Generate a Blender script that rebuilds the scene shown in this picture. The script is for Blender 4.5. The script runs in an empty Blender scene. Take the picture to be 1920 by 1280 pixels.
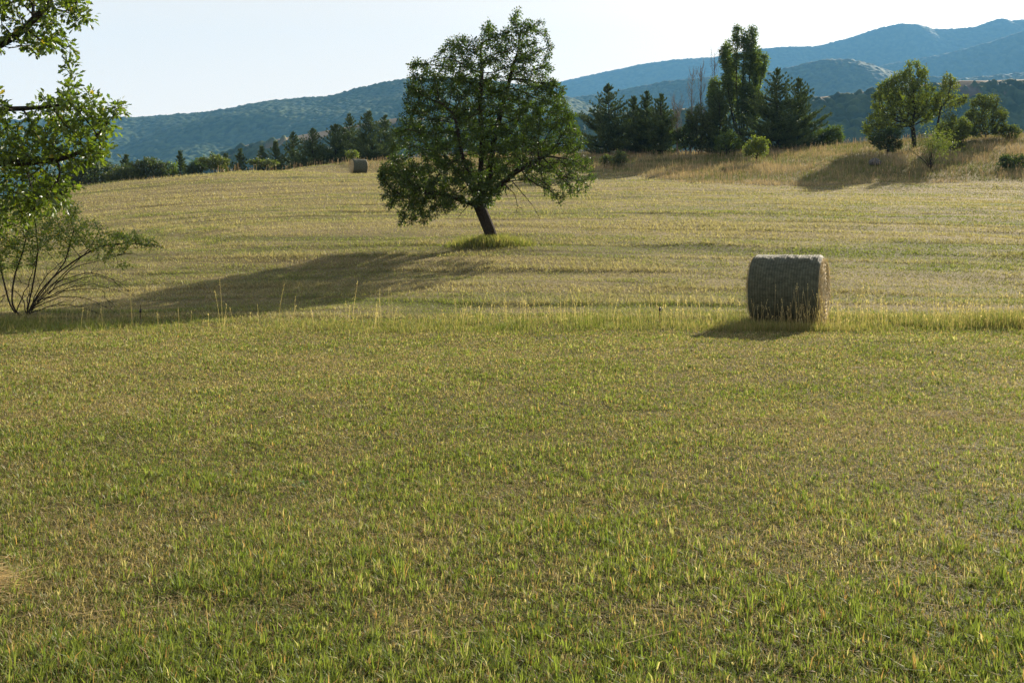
import bpy, math, random
import numpy as np
from mathutils import Vector

# ---------------------------------------------------------------- scene, camera, light
S = bpy.context.scene
R = math.radians
FPX, CX, HY, EYE = 1867.0, 960.0, 444.0, 1.6      # focal length in photo pixels, centre column, horizon row, eye height
cam_d = bpy.data.cameras.new('camera'); cam = bpy.data.objects.new('camera', cam_d)
S.collection.objects.link(cam); S.camera = cam
cam_d.sensor_width = 36; cam_d.lens = 35.0; cam_d.clip_start = 0.05; cam_d.clip_end = 60000
cam.location = (0, 0, EYE)
cam.rotation_euler = (R(90), 0, 0); cam_d.shift_y = -(640 - HY) / 1920.0      # level camera, lens shifted down

SUN_AZ, SUN_EL = R(34), R(23)                      # azimuth clockwise from +Y (straight ahead)
SDIR = Vector((math.sin(SUN_AZ) * math.cos(SUN_EL), math.cos(SUN_AZ) * math.cos(SUN_EL), math.sin(SUN_EL)))
sun_d = bpy.data.lights.new('sun', 'SUN'); sun_d.energy = 5.0; sun_d.angle = R(0.53); sun_d.color = (1.0, 0.87, 0.68)
sun = bpy.data.objects.new('sun', sun_d); S.collection.objects.link(sun)
sun.rotation_euler = (-SDIR).to_track_quat('-Z', 'Y').to_euler()

W = bpy.data.worlds.new('World'); S.world = W; W.use_nodes = True
wn, wl = W.node_tree.nodes, W.node_tree.links
wn.clear()
sky = wn.new('ShaderNodeTexSky'); sky.sky_type = 'NISHITA'; sky.sun_disc = False
sky.sun_elevation = SUN_EL; sky.sun_rotation = SUN_AZ; sky.air_density = 1.2; sky.dust_density = 4.0; sky.ozone_density = 1.5
hsv = wn.new('ShaderNodeHueSaturation'); hsv.inputs['Saturation'].default_value = 0.35
mixw = wn.new('ShaderNodeMix'); mixw.data_type = 'RGBA'; tcw = wn.new('ShaderNodeTexCoord'); sxyz = wn.new('ShaderNodeSeparateXYZ'); mrw = wn.new('ShaderNodeMapRange')
mrw.inputs['From Min'].default_value = 0.10; mrw.inputs['From Max'].default_value = 0.55; mrw.inputs['To Min'].default_value = 0.85; mrw.inputs['To Max'].default_value = 0.12
wl.new(tcw.outputs['Generated'], sxyz.inputs[0]); wl.new(sxyz.outputs['Z'], mrw.inputs['Value']); wl.new(mrw.outputs[0], mixw.inputs['Factor'])   # whiter towards the horizon
mixw.inputs['B'].default_value = (14.6, 12.0, 9.2, 1)
bg = wn.new('ShaderNodeBackground'); bg.inputs['Strength'].default_value = 0.036
wo = wn.new('ShaderNodeOutputWorld')
wl.new(sky.outputs[0], hsv.inputs['Color']); wl.new(hsv.outputs[0], mixw.inputs['A'])
wl.new(mixw.outputs['Result'], bg.inputs['Color']); wl.new(bg.outputs[0], wo.inputs['Surface'])

S.view_settings.view_transform = 'Standard'; S.view_settings.look = 'None'
S.view_settings.exposure = 1.58; S.view_settings.gamma = 1.0
S.render.engine = 'CYCLES'
S.cycles.max_bounces = 6; S.cycles.diffuse_bounces = 3; S.cycles.transmission_bounces = 4
S.cycles.transparent_max_bounces = 6; S.cycles.volume_bounces = 1
S.cycles.use_denoising = True; S.cycles.denoiser = 'OPENIMAGEDENOISE'; S.cycles.denoising_prefilter = 'NONE'; S.cycles.denoising_input_passes = 'RGB_ALBEDO_NORMAL'

COL = S.collection
rng = np.random.default_rng(7)

# ---------------------------------------------------------------- noise
def _hash(ix, iy, seed):
    h = (ix.astype(np.int64) * 374761393 + iy.astype(np.int64) * 668265263 + int(seed) * 1442695041) & 0x7fffffff
    h = ((h ^ (h >> 13)) * 1274126177) & 0x7fffffff
    h = ((h ^ (h >> 16)) * 2246822519) & 0x7fffffff
    return ((h ^ (h >> 15)) & 0xffffff) / float(0xffffff)

def vnoise(x, y, seed=0):
    x = np.asarray(x, float); y = np.asarray(y, float)
    ix = np.floor(x); iy = np.floor(y); fx = x - ix; fy = y - iy
    fx = fx * fx * (3 - 2 * fx); fy = fy * fy * (3 - 2 * fy)
    a = _hash(ix, iy, seed); b = _hash(ix + 1, iy, seed); c = _hash(ix, iy + 1, seed); d = _hash(ix + 1, iy + 1, seed)
    return (a * (1 - fx) + b * fx) * (1 - fy) + (c * (1 - fx) + d * fx) * fy

def fbm(x, y, seed=0, o=4):
    s = 0; a = 1; t = 0
    for i in range(o):
        s = s + a * vnoise(x * 2 ** i + 17.3 * i, y * 2 ** i - 9.1 * i, seed + i); t += a; a *= 0.5
    return s / t

def sstep(a, b, x):
    t = np.clip((x - a) / (b - a), 0, 1); return t * t * (3 - 2 * t)

# ---------------------------------------------------------------- terrain height
def w_of(px, py, D):
    return ((px - CX) / FPX * D, D, EYE + (HY - py) / FPX * D)

ctrl = []
for y in (-20, 0, 6, 12, 17):
    for x in (-14, -5, 5, 14): ctrl.append((x, y, 0.0))
for px, D, z in [(0, 22, .12), (480, 22, .2), (960, 22, .3), (1450, 22, .3), (1920, 22, .25),
                 (0, 30, .9), (400, 30, 1.15), (920, 30, 1.38), (1400, 30, 1.35), (1920, 30, 1.2),
                 (0, 45, 2.2), (500, 45, 2.75), (960, 45, 3.0), (1500, 45, 3.05), (1920, 45, 2.9),
                 (-500, 45, 1.0), (-500, 30, .5), (2400, 45, 2.6), (2400, 30, 1.0)]:
    ctrl.append(((px - CX) / FPX * D, D, z))
crest = [(-500, 440, 60), (0, 378, 65), (150, 350, 70), (300, 335, 74), (450, 322, 80), (600, 311, 90)]
for px, py, D in crest:
    x, y, z = w_of(px, py, D); k = D
    ctrl.append((x, y, z))
    for dd, dz in ((14, -.9), (32, -4.5), (65, -13)):
        ctrl.append((x * (k + dd) / k, k + dd, z + dz))
for px, py, D in [(672, 325, 83), (900, 321, 76), (1120, 325, 72), (740, 304, 96), (900, 295, 100), (1050, 292, 98),
                  (1300, 343, 61), (1500, 345, 60), (1700, 345, 60), (1920, 345, 60), (2200, 345, 60),
                  (1200, 305, 80), (1200, 292, 94), (1400, 292, 84), (1500, 279, 86), (1640, 302, 70),
                  (1700, 276, 78), (1850, 265, 78), (1920, 258, 79), (2200, 250, 80)]:
    ctrl.append(w_of(px, py, D))
for px in (800, 1100, 1400, 1700, 2000, 2300):
    for D, z in ((115, 7.0), (135, 2.0), (165, -8.0)): ctrl.append(((px - CX) / FPX * D, D, z))
ctrl = np.array(ctrl, float)

def _tps(r2): return np.where(r2 > 0, 0.5 * r2 * np.log(r2 + 1e-12), 0)
def _fit(c, lam=2.0):
    n = len(c); d2 = (c[:, None, 0] - c[None, :, 0]) ** 2 + (c[:, None, 1] - c[None, :, 1]) ** 2
    A = np.zeros((n + 3, n + 3)); A[:n, :n] = _tps(d2) + lam * np.eye(n)
    P = np.c_[np.ones(n), c[:, :2]]; A[:n, n:] = P; A[n:, :n] = P.T
    return np.linalg.solve(A, np.r_[c[:, 2], 0, 0, 0])
_w = _fit(ctrl)

def height(x, y):
    x = np.asarray(x, float); y = np.asarray(y, float); shp = np.broadcast(x, y).shape
    x = np.broadcast_to(x, shp).ravel(); y = np.broadcast_to(y, shp).ravel()
    r = np.hypot(x, y); out = np.full(x.shape, -42.0); m = r < 260
    xs, ys = np.clip(x[m], -75, 95), np.clip(y[m], -20, 170)
    acc = _w[-3] + _w[-2] * xs + _w[-1] * ys
    for k in range(len(ctrl)):
        acc = acc + _w[k] * _tps((xs - ctrl[k, 0]) ** 2 + (ys - ctrl[k, 1]) ** 2)
    flat = sstep(20, 13, ys)
    acc = acc * (1 - flat)
    t = sstep(135, 250, r[m]); acc = acc * (1 - t) - 42 * t
    rr = r[m]
    acc = acc + (fbm(xs * .35, ys * .35, 5, 3) - .5) * .10 * sstep(3, 12, rr) + (fbm(xs * .12, ys * .12, 9, 2) - .5) * .16 * sstep(22, 45, rr)
    out[m] = acc
    return out.reshape(shp)

def surf(x, y):      # the meadow with the low swath ridges left by the mower
    x = np.asarray(x, float); y = np.asarray(y, float)
    u = rowu(x, y); f = sstep(18, 21, y) * sstep(140, 120, np.hypot(x, y)) * (1 - rough(x, y))
    return height(x, y) + f * .10 * (vnoise(u * .75, rowa(x, y) * .5, 77) - .5)
def hz(x, y): return float(surf(np.array([x]), np.array([y]))[0])

# mown field / rough bank masks ------------------------------------------------
def pxy(x, y): return CX + FPX * x / np.maximum(y, .1)
_b = np.array([(-2500, 64), (-500, 58), (0, 63), (150, 68), (300, 74), (450, 80), (540, 87), (610, 90), (660, 86), (760, 84), (900, 78), (1120, 72), (1220, 66), (1300, 61), (1500, 60), (1920, 60), (2400, 59), (4000, 58)], float)
def rough(x, y):      # 1 on the uncut bank beyond the mown field
    px = pxy(x, y); b = np.interp(px, _b[:, 0], _b[:, 1])
    b = b + (vnoise(x * .35, y * .1, 33) - .5) * 2.2
    return sstep(b - .3, b + .6, y)
def strip(x, y):      # the uncut strip in front of the bale
    c = 17.6 + .35 * np.sin(x * .3) + .5 * (vnoise(x * .5, 3.3, 4) - .5)
    return np.exp(-((y - c) / .55) ** 2)
def rowu(x, y):       # distance from the spine of the mowing rounds: straight rows on the right, curling round at the left
    t = np.clip((x + 9) / 69, 0, 1); return np.hypot((x - (-9 + 69 * t)) * .8, y - (36 - 5 * t)) + 1.3 * (vnoise(x * .07, y * .07, 61) - .5)
def rowa(x, y):       # position along a row
    return np.where(x > -9, x * .35, -3.15 + np.arctan2(-(x + 9), np.abs(y - 36) + .5) * -7)
def dryness(x, y):
    u = rowu(x, y); a = rowa(x, y)
    far = sstep(17.5, 20.5, y)
    s = .24 * vnoise(u * 1.3, a * .35, 71) + .22 * vnoise(u * 3.6, a * 1.6, 72) + .34 * vnoise(u * .55, a * .16, 73) + .34 * fbm(x * .8, y * .8, 74, 4)
    near = fbm(x * .55, y * .75, 81, 4) * .8 + .6 * fbm(x * 2.6, y * 3.0, 85, 3) - .08 + .1 * sstep(7, 14, y)
    band = .35 * np.exp(-((y - 8.6 - .12 * (x - 2)) / .35) ** 2) * sstep(1.5, 2.6, x)
    heap = .9 * np.exp(-((x + 2.52) / .16) ** 2 - ((y - 4.5) / .11) ** 2)
    band2 = .5 * np.exp(-((y - 16.6) / .35) ** 2) * np.exp(-((x + 6.7) / 1.6) ** 2)
    uphill = .08 * sstep(30, 60, y) + .16 * np.exp(-((x + 21) / 9) ** 2 - ((y - 52) / 9) ** 2)
    return np.clip(far * (s * 1.35 - .13 + uphill) + (1 - far) * (near * .85) + band + heap + band2, 0, 1)

GREEN = np.array([.105, .155, .024]); GREEN2 = np.array([.205, .235, .055]); TAN = np.array([.50, .39, .20]); BROWN = np.array([.25, .19, .080])
STRAW = np.array([.55, .46, .27])
def lerp(a, b, t): return a * (1 - t[..., None]) + b * t[..., None]

# ---------------------------------------------------------------- mesh building
class MB:
    def __init__(s): s.v = []; s.f = {3: [], 4: []}; s.c = []; s.n = 0
    def add(s, v, f, c=None):
        v = np.asarray(v, float).reshape(-1, 3); f = np.asarray(f, np.int64)
        if len(v) == 0: return
        s.f[f.shape[1]].append(f + s.n); s.v.append(v)
        if c is None: c = (.5, .5, .5)
        c = np.asarray(c, float); s.c.append(np.broadcast_to(c, (len(v), 3)) if c.ndim == 1 else c)
        s.n += len(v)
    def build(s, name, mat, parent=None, smooth=False):
        me = bpy.data.meshes.new(name); V = np.concatenate(s.v)
        me.vertices.add(len(V)); me.vertices.foreach_set('co', V.astype(np.float32).ravel())
        T = np.concatenate(s.f[3]) if s.f[3] else np.zeros((0, 3), int); Q = np.concatenate(s.f[4]) if s.f[4] else np.zeros((0, 4), int)
        lv = np.concatenate([T.ravel(), Q.ravel()]).astype(np.int32)
        me.loops.add(len(lv)); me.loops.foreach_set('vertex_index', lv)
        st = np.concatenate([np.arange(len(T)) * 3, len(T) * 3 + np.arange(len(Q)) * 4]).astype(np.int32)
        me.polygons.add(len(st)); me.polygons.foreach_set('loop_start', st)
        me.polygons.foreach_set('use_smooth', np.full(len(st), smooth))
        me.update(calc_edges=True)
        a = me.attributes.new('tint', 'FLOAT_COLOR', 'POINT'); C = np.concatenate(s.c)
        a.data.foreach_set('color', np.c_[C, np.ones(len(C))].astype(np.float32).ravel())
        me.materials.append(mat)
        o = bpy.data.objects.new(name, me); COL.objects.link(o)
        if parent is not None: o.parent = parent
        return o

def tag(o, label=None, cat=None, group=None, kind=None):
    if label: o['label'] = label
    if cat: o['category'] = cat
    if group: o['group'] = group
    if kind: o['kind'] = kind
    return o
def empty(name, loc, rz=0, sc=1):
    o = bpy.data.objects.new(name, None); COL.objects.link(o); o.location = loc; o.rotation_euler = (0, 0, rz)
    o.scale = sc if hasattr(sc, '__len__') else (sc, sc, sc); o.empty_display_size = .2
    return o
def copy_thing(o, loc, rz, sc):
    c = o.copy(); COL.objects.link(c); c.location = loc; c.rotation_euler = (0, 0, rz); c.scale = sc
    for ch in list(o.children):
        d = ch.copy(); COL.objects.link(d); d.parent = c
    return c

def nrm(v): return v / np.maximum(np.linalg.norm(v, axis=-1, keepdims=True), 1e-9)
def frames(d, roll):   # X along d, Y side, Z normal
    up = np.where(np.abs(d[:, 2:3]) > .95, np.array([[1., 0, 0]]), np.array([[0, 0, 1.]]))
    s = nrm(np.cross(up, d)); n = np.cross(d, s)
    c, q = np.cos(roll)[:, None], np.sin(roll)[:, None]
    return d, s * c + n * q, -s * q + n * c
def stamp(mb, tv, tf, pos, d, roll, size, col, wid=None):
    tv = np.asarray(tv, float); tf = np.asarray(tf); X, Y, Z = frames(nrm(d), roll); n = len(pos)
    size = np.broadcast_to(size, (n,)); wid = size if wid is None else np.broadcast_to(wid, (n,))
    V = pos[:, None] + X[:, None] * (tv[None, :, 0:1] * size[:, None, None]) + Y[:, None] * (tv[None, :, 1:2] * wid[:, None, None]) + Z[:, None] * (tv[None, :, 2:3] * size[:, None, None])
    F = (tf[None] + (np.arange(n) * len(tv))[:, None, None]).reshape(-1, tf.shape[1])
    mb.add(V.reshape(-1, 3), F, np.repeat(np.broadcast_to(col, (n, 3)), len(tv), axis=0))

LEAF_V = [(0, 0, 0), (.5, .3, .06), (1, 0, -.08), (.5, -.3, .06), (.5, 0, -.02)]
LEAF_F = [(0, 4, 1), (1, 4, 2), (0, 3, 4), (3, 2, 4)]
OAK_V = [(0, 0, 0), (.28, .13, .02), (.38, .27, .05), (.5, .14, .02), (.66, .30, .04), (.8, .13, 0), (1, 0, -.06), (.8, -.13, 0), (.66, -.30, .04), (.5, -.14, .02), (.38, -.27, .05), (.28, -.13, .02), (.5, 0, -.04)]
OAK_F = [(12, i, i + 1) for i in range(0, 11)] + [(12, 11, 0)]
NEED_V = [(0, -.5, 0), (0, .5, 0), (1, 0, 0)]; NEED_F = [(0, 1, 2)]
rnd = lambda n, r=None: (r or rng).normal(size=(n, 3))

def tube(mb, P, rad, col=(.1, .08, .06), k=6):
    P = np.asarray(P, float); rad = np.broadcast_to(rad, (len(P),)); T = nrm(np.gradient(P, axis=0))
    ref = np.array([0.31, .95, .05]); ref = ref if abs(T[0] @ ref) < .9 else np.array([1., 0, 0])
    U = nrm(np.cross(T, ref)); V = np.cross(T, U); a = np.arange(k) * 2 * math.pi / k
    ring = P[:, None] + rad[:, None, None] * (np.cos(a)[None, :, None] * U[:, None] + np.sin(a)[None, :, None] * V[:, None])
    i = np.arange(len(P) - 1)[:, None] * k; j = np.arange(k)[None]; j2 = (j + 1) % k
    F = np.stack([i + j, i + j2, i + k + j2, i + k + j], -1).reshape(-1, 4)
    mb.add(ring.reshape(-1, 3), F, col)

# ---------------------------------------------------------------- materials
def mat(name):
    m = bpy.data.materials.new(name); m.use_nodes = True; m.node_tree.nodes.clear()
    N, L = m.node_tree.nodes, m.node_tree.links
    out = N.new('ShaderNodeOutputMaterial'); return m, N, L, out
def leaf_mat(name, transl=.4, gloss=.06, rough_=.4, tcol=(1.25, 1.35, .5)):
    m, N, L, out = mat(name)
    at = N.new('ShaderNodeAttribute'); at.attribute_name = 'tint'
    d = N.new('ShaderNodeBsdfDiffuse'); t = N.new('ShaderNodeBsdfTranslucent'); g = N.new('ShaderNodeBsdfGlossy'); g.inputs['Roughness'].default_value = rough_
    g.inputs['Color'].default_value = (.9, .95, 1, 1)
    mul = N.new('ShaderNodeMix'); mul.data_type = 'RGBA'; mul.blend_type = 'MULTIPLY'; mul.inputs['Factor'].default_value = 1
    mul.inputs['B'].default_value = (*tcol, 1)
    L.new(at.outputs['Color'], d.inputs['Color']); L.new(at.outputs['Color'], mul.inputs['A']); L.new(mul.outputs['Result'], t.inputs['Color'])
    a = N.new('ShaderNodeMixShader'); a.inputs[0].default_value = transl; L.new(d.outputs[0], a.inputs[1]); L.new(t.outputs[0], a.inputs[2])
    b = N.new('ShaderNodeMixShader'); b.inputs[0].default_value = gloss; L.new(a.outputs[0], b.inputs[1]); L.new(g.outputs[0], b.inputs[2])
    L.new(b.outputs[0], out.inputs['Surface']); return m
def bark_mat(name, c1, c2, scale=14):
    m, N, L, out = mat(name)
    tc = N.new('ShaderNodeTexCoord'); mp = N.new('ShaderNodeMapping'); mp.inputs['Scale'].default_value = (scale, scale, scale * .25)
    nz = N.new('ShaderNodeTexNoise'); nz.inputs['Detail'].default_value = 6
    cr = N.new('ShaderNodeValToRGB'); cr.color_ramp.elements[0].color = (*c1, 1); cr.color_ramp.elements[1].color = (*c2, 1)
    cr.color_ramp.elements[0].position = .35; cr.color_ramp.elements[1].position = .7
    p = N.new('ShaderNodeBsdfPrincipled'); p.inputs['Roughness'].default_value = .9; p.inputs['Specular IOR Level'].default_value = .2
    bp = N.new('ShaderNodeBump'); bp.inputs['Strength'].default_value = .7; bp.inputs['Distance'].default_value = .03
    L.new(tc.outputs['Object'], mp.inputs[0]); L.new(mp.outputs[0], nz.inputs['Vector']); L.new(nz.outputs[0], cr.inputs[0])
    L.new(cr.outputs[0], p.inputs['Base Color']); L.new(nz.outputs[0], bp.inputs['Height']); L.new(bp.outputs[0], p.inputs['Normal'])
    L.new(p.outputs[0], out.inputs['Surface']); return m
def tint_mat(name, scale=8, amt=.5, bump=.3, dist=.02, rough_=.95):
    m, N, L, out = mat(name)
    at = N.new('ShaderNodeAttribute'); at.attribute_name = 'tint'; tc = N.new('ShaderNodeTexCoord')
    nz = N.new('ShaderNodeTexNoise'); nz.inputs['Scale'].default_value = scale; nz.inputs['Detail'].default_value = 8; nz.inputs['Roughness'].default_value = .7
    mr = N.new('ShaderNodeMapRange'); mr.inputs['From Min'].default_value = .3; mr.inputs['From Max'].default_value = .7
    mr.inputs['To Min'].default_value = 1 - amt; mr.inputs['To Max'].default_value = 1 + amt
    vm = N.new('ShaderNodeVectorMath'); vm.operation = 'SCALE'
    p = N.new('ShaderNodeBsdfPrincipled'); p.inputs['Roughness'].default_value = rough_; p.inputs['Specular IOR Level'].default_value = .1
    bp = N.new('ShaderNodeBump'); bp.inputs['Strength'].default_value = bump; bp.inputs['Distance'].default_value = dist
    L.new(tc.outputs['Object'], nz.inputs['Vector']); L.new(nz.outputs[0], mr.inputs[0]); L.new(at.outputs['Color'], vm.inputs[0]); L.new(mr.outputs[0], vm.inputs['Scale'])
    L.new(vm.outputs[0], p.inputs['Base Color']); L.new(nz.outputs[0], bp.inputs['Height']); L.new(bp.outputs[0], p.inputs['Normal'])
    L.new(p.outputs[0], out.inputs['Surface']); return m

M_ground = tint_mat('meadow soil and thatch', 24, .5, .5, .03)
M_hill = tint_mat('hill woodland', .12, .25, .2, 2.0)
M_grass = leaf_mat('grass blades', .46, .02, .5, (1.12, 1.2, .7))
M_dry = leaf_mat('dry grass', .35, .02, .5, (1.1, 1.0, .8))
M_leaf = leaf_mat('glossy leaves', .48, .045, .4)
M_need = leaf_mat('pine needles', .2, .04, .45, (1.2, 1.3, .6))
M_bark = bark_mat('dark bark', (.012, .010, .008), (.060, .048, .038))
M_bark2 = bark_mat('grey bark', (.09, .08, .07), (.24, .21, .18))

# ---------------------------------------------------------------- the ground sheet
def make_ground():
    ang = np.r_[np.linspace(-180, -40, 60, endpoint=False), np.linspace(-40, 40, 640, endpoint=False), np.linspace(40, 180, 61)[:-1]]
    ang = np.radians(ang); na = len(ang)
    rad = np.r_[np.geomspace(.6, 20, 150, endpoint=False), np.linspace(20, 110, 260, endpoint=False), np.geomspace(110, 300, 60, endpoint=False), np.geomspace(300, 9000, 30)]
    A, Q = np.meshgrid(ang, rad); X = Q * np.sin(A); Y = Q * np.cos(A); Z = surf(X, Y)
    rg = rough(X, Y); dr = dryness(X, Y)
    fld = sstep(17.5, 20.5, Y)
    # windrow ridges left by the mower
    near_c = lerp(np.array([.045, .046, .016]), np.array([.12, .095, .045]), sstep(.25, .75, dr))
    far_c = lerp(np.array([.085, .085, .028]), np.array([.19, .15, .075]), sstep(.2, .85, dr))
    C = lerp(near_c, far_c, fld * .9)
    C = lerp(C, np.array([.16, .125, .055]), rg)
    val = sstep(110, 150, Q); C = lerp(C, np.array([.045, .06, .022]), val)
    mb = MB(); nr = len(rad)
    V = np.stack([X, Y, Z], -1).reshape(-1, 3)
    i = np.arange(nr - 1)[:, None] * na; j = np.arange(na)[None]; j2 = (j + 1) % na
    mb.add(V, np.stack([i + j, i + na + j, i + na + j2, i + j2], -1).reshape(-1, 4), C.reshape(-1, 3))
    mb.add(np.array([[0, 0, hz(0, .01)]]), np.array([[0, 0, 0]])[:0], C[0, :1])
    mb.add(np.vstack([V[:na], [[0, 0, 0]]]), np.stack([np.arange(na), (np.arange(na) + 1) % na, np.full(na, na)], -1), C[0, 0])
    tag(mb.build('ground', M_ground, smooth=True), kind='structure')
make_ground()

# ---------------------------------------------------------------- grass
def blades(mb, x, y, h, w, lean, col, curl=.5, seg=2, zoff=-.004, topcol=1.0):
    n = len(x); z = surf(x, y) + zoff
    base = np.stack([x, y, z], -1); th = rng.uniform(0, 2 * math.pi, n)
    dirn = np.stack([np.cos(th), np.sin(th), np.zeros(n)], -1); ph = th + math.pi / 2 + rng.normal(0, .5, n)
    side = np.stack([np.cos(ph), np.sin(ph), np.zeros(n)], -1) * (w / 2)[:, None]
    up = np.array([0, 0, 1.])
    mid = base + up * (h * .55)[:, None] + dirn * (h * lean * .35)[:, None]
    tip = base + up * (h * (1 - curl * lean * .5))[:, None] + dirn * (h * lean)[:, None]
    col = np.broadcast_to(col, (n, 3))
    if seg == 2:
        V = np.stack([base - side, base + side, mid + side * .8, mid - side * .8, tip], 1)
        q = np.array([[0, 1, 2, 3]]); t = np.array([[3, 2, 4]]); o = (np.arange(n) * 5)[:, None, None]
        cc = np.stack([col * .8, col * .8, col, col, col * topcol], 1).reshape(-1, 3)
        n0 = mb.n; mb.add(V.reshape(-1, 3), (q[None] + o).reshape(-1, 4), cc); mb.f[3].append((t[None] + o).reshape(-1, 3) + n0)
    else:
        V = np.stack([base - side, base + side, tip], 1)
        mb.add(V.reshape(-1, 3), (np.array([[0, 1, 2]])[None] + (np.arange(n) * 3)[:, None, None]).reshape(-1, 3), np.repeat(col, 3, 0))
    return tip

def scatter(n, y0, y1, p=1.0, half=.60):      # density falls off as y^-(1+p)
    u = rng.random(n)
    if abs(p - 1) < 1e-6: y = y0 * (y1 / y0) ** u
    else: y = (y0 ** (1 - p) + u * (y1 ** (1 - p) - y0 ** (1 - p))) ** (1 / (1 - p))
    x = rng.uniform(-half, half, n) * (y + .4); return x, y

def make_lawn():
    mb = MB()
    def lod(y): return np.clip(y / 6, 1, 4) ** .85
    def bl(x, y, h, w, th, lean, c, curl=.5):      # blade with a chosen heading
        n = len(x); z = surf(x, y) - .004; b = np.stack([x, y, z], -1); d = np.stack([np.cos(th), np.sin(th), 0 * th], -1); ph = th + math.pi / 2 + rng.normal(0, .45, n)
        sd = np.stack([np.cos(ph), np.sin(ph), 0 * ph], -1) * (w / 2)[:, None]; up = np.array([0, 0, 1.])
        mid = b + up * (h * .58)[:, None] + d * (h * lean * .36)[:, None]; tip = b + up * (h * (1 - curl * lean * .5))[:, None] + d * (h * lean)[:, None]
        V = np.stack([b - sd * .8, b + sd * .8, mid + sd, mid - sd, tip], 1); o = (np.arange(n) * 5)[:, None, None]; n0 = mb.n
        mb.add(V.reshape(-1, 3), (np.array([[[0, 1, 2, 3]]]) + o).reshape(-1, 4), np.repeat(c, 5, 0)); mb.f[3].append((np.array([[[3, 2, 4]]]) + o).reshape(-1, 3) + n0)
    # tufts of living grass: blades fan out of a shared crown
    nt = 150000; x, y = scatter(nt, 2.9, 19.5, .62); dr = dryness(x, y); cl = fbm(x * 1.6, y * 1.9, 11, 3)
    k = rng.random(nt) < np.clip((cl - .22) * 2.3, .2, 1) * np.clip(1.2 - dr * .85, .2, 1); x, y, dr, cl = x[k], y[k], dr[k], cl[k]; nt = len(x)
    cnt = np.clip(rng.poisson(6, nt), 2, 16); i = np.repeat(np.arange(nt), cnt); n = len(i); R0 = (rng.uniform(.004, .024, nt) * lod(y) ** .6)[i]; th = rng.uniform(0, 6.28, n); q = rng.random(n) ** .6
    X = x[i] + R0 * q * np.cos(th); Y = y[i] + R0 * q * np.sin(th); ht = rng.lognormal(0, .30, nt)[i]; wind = rng.normal(-.4, .8, nt)[i]
    h = .037 * (1 + .38 * sstep(8, 4, y))[i] * ht * rng.uniform(.5, 1.25, n) * (.7 + .5 * cl[i]); w = rng.uniform(.0026, .0060, n) * lod(Y); lean = np.clip(.15 + q * .8 * rng.random(n) + .5 * (rng.random(n) < .15), 0, 1.6)
    t0 = rng.random(nt)[i]; c = lerp(GREEN, GREEN2, np.clip(t0 * .7 + rng.random(n) * .4, 0, 1)); yl = rng.random(n) < .03 + .30 * sstep(.3, .8, dr[i]) + .10 * sstep(6, 12, Y); c[yl] = lerp(GREEN2, np.array([.46, .39, .24]), rng.random(yl.sum()) ** .6); rd = rng.random(n) < .07; c[rd] = np.array([.36, .22, .10])
    c = c * (rng.uniform(.72, 1.3, nt)[i] * rng.uniform(.8, 1.2, n))[:, None]; bl(X, Y, h, w, th + wind * .4, lean, c)
    # single blades between them
    n = 260000; x, y = scatter(n, 2.9, 19.5, .5); dr = dryness(x, y); k = rng.random(n) < 1.1 - .8 * dr; x, y, dr = x[k], y[k], dr[k]; n = len(x)
    c = lerp(GREEN, GREEN2, rng.random(n)) * rng.uniform(.5, 1.1, n)[:, None]; bl(x, y, rng.uniform(.012, .05, n), rng.uniform(.0025, .005, n) * lod(y), rng.uniform(0, 6.28, n), rng.uniform(.1, 1.8, n), c)
    # upright dead stubble between the tufts
    n = 230000; x, y = scatter(n, 2.9, 19.5, .55); dr = dryness(x, y); pt = fbm(x * 2.4, y * 2.4, 23, 3); k = rng.random(n) < np.clip((pt - .3) * 2 + (dr - .4), .1, 1); x, y = x[k], y[k]; n = len(x)
    c = lerp(BROWN * 1.0, TAN * np.array([.98, 1.0, 1.15]), rng.random(n)) * rng.uniform(.6, 1.25, n)[:, None]; bl(x, y, rng.uniform(.015, .05, n) * (1 + .3 * sstep(8, 4, y)), rng.uniform(.002, .0045, n) * lod(y), rng.uniform(0, 6.28, n), rng.uniform(.05, 1.2, n), c)
    # thatch: dead cut stems, mostly flat, a matted layer
    n = 640000; x, y = scatter(n, 2.9, 19.5, .5); dr = dryness(x, y); k = rng.random(n) < .45 + .7 * dr; x, y, dr = x[k], y[k], dr[k]; n = len(x); pt = fbm(x * 3, y * 3, 19, 3)
    c = lerp(BROWN, TAN, np.clip(rng.random(n) * .9 + (dr - .5) * .5 + (pt - .5) * .8, 0, 1)); ol = rng.random(n) < .28; c[ol] = np.array([.15, .16, .05]); c *= rng.uniform(.55, 1.25, n)[:, None]; pale = rng.random(n) < .05 + .05 * (y > 9); c[pale] = STRAW * .95
    bl(x, y, rng.uniform(.008, .040, n), rng.uniform(.0022, .005, n) * lod(y), rng.uniform(0, 6.28, n), rng.uniform(.3, 3.2, n) ** 1.1, c, .25)
    for k in range(70):
        yy = float(rng.uniform(3.3, 16.5) if k < 60 else rng.uniform(3.2, 8)); xx = float(rng.uniform(-.55, .55) * yy); m = int(rng.integers(5, 11)); th = rng.uniform(0, 6.28, m); zz = hz(xx, yy)
        rs = rng.uniform(.014, .034); P = np.stack([np.full(m, xx) + rng.normal(0, .012, m), np.full(m, yy) + rng.normal(0, .012, m), np.full(m, zz + .012) + rng.random(m) * .02], -1)
        stamp(mb, LEAF_V, LEAF_F, P, np.stack([np.cos(th), np.sin(th), rng.uniform(.1, .9, m)], -1), rng.normal(0, .3, m), rs * rng.uniform(.7, 1.2, m), np.array([.075, .13, .025]) * rng.uniform(.8, 1.4))
    tag(mb.build('lawn_grass', M_grass), 'short mown green and brown grass covering the foreground', 'grass', kind='stuff')
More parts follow.
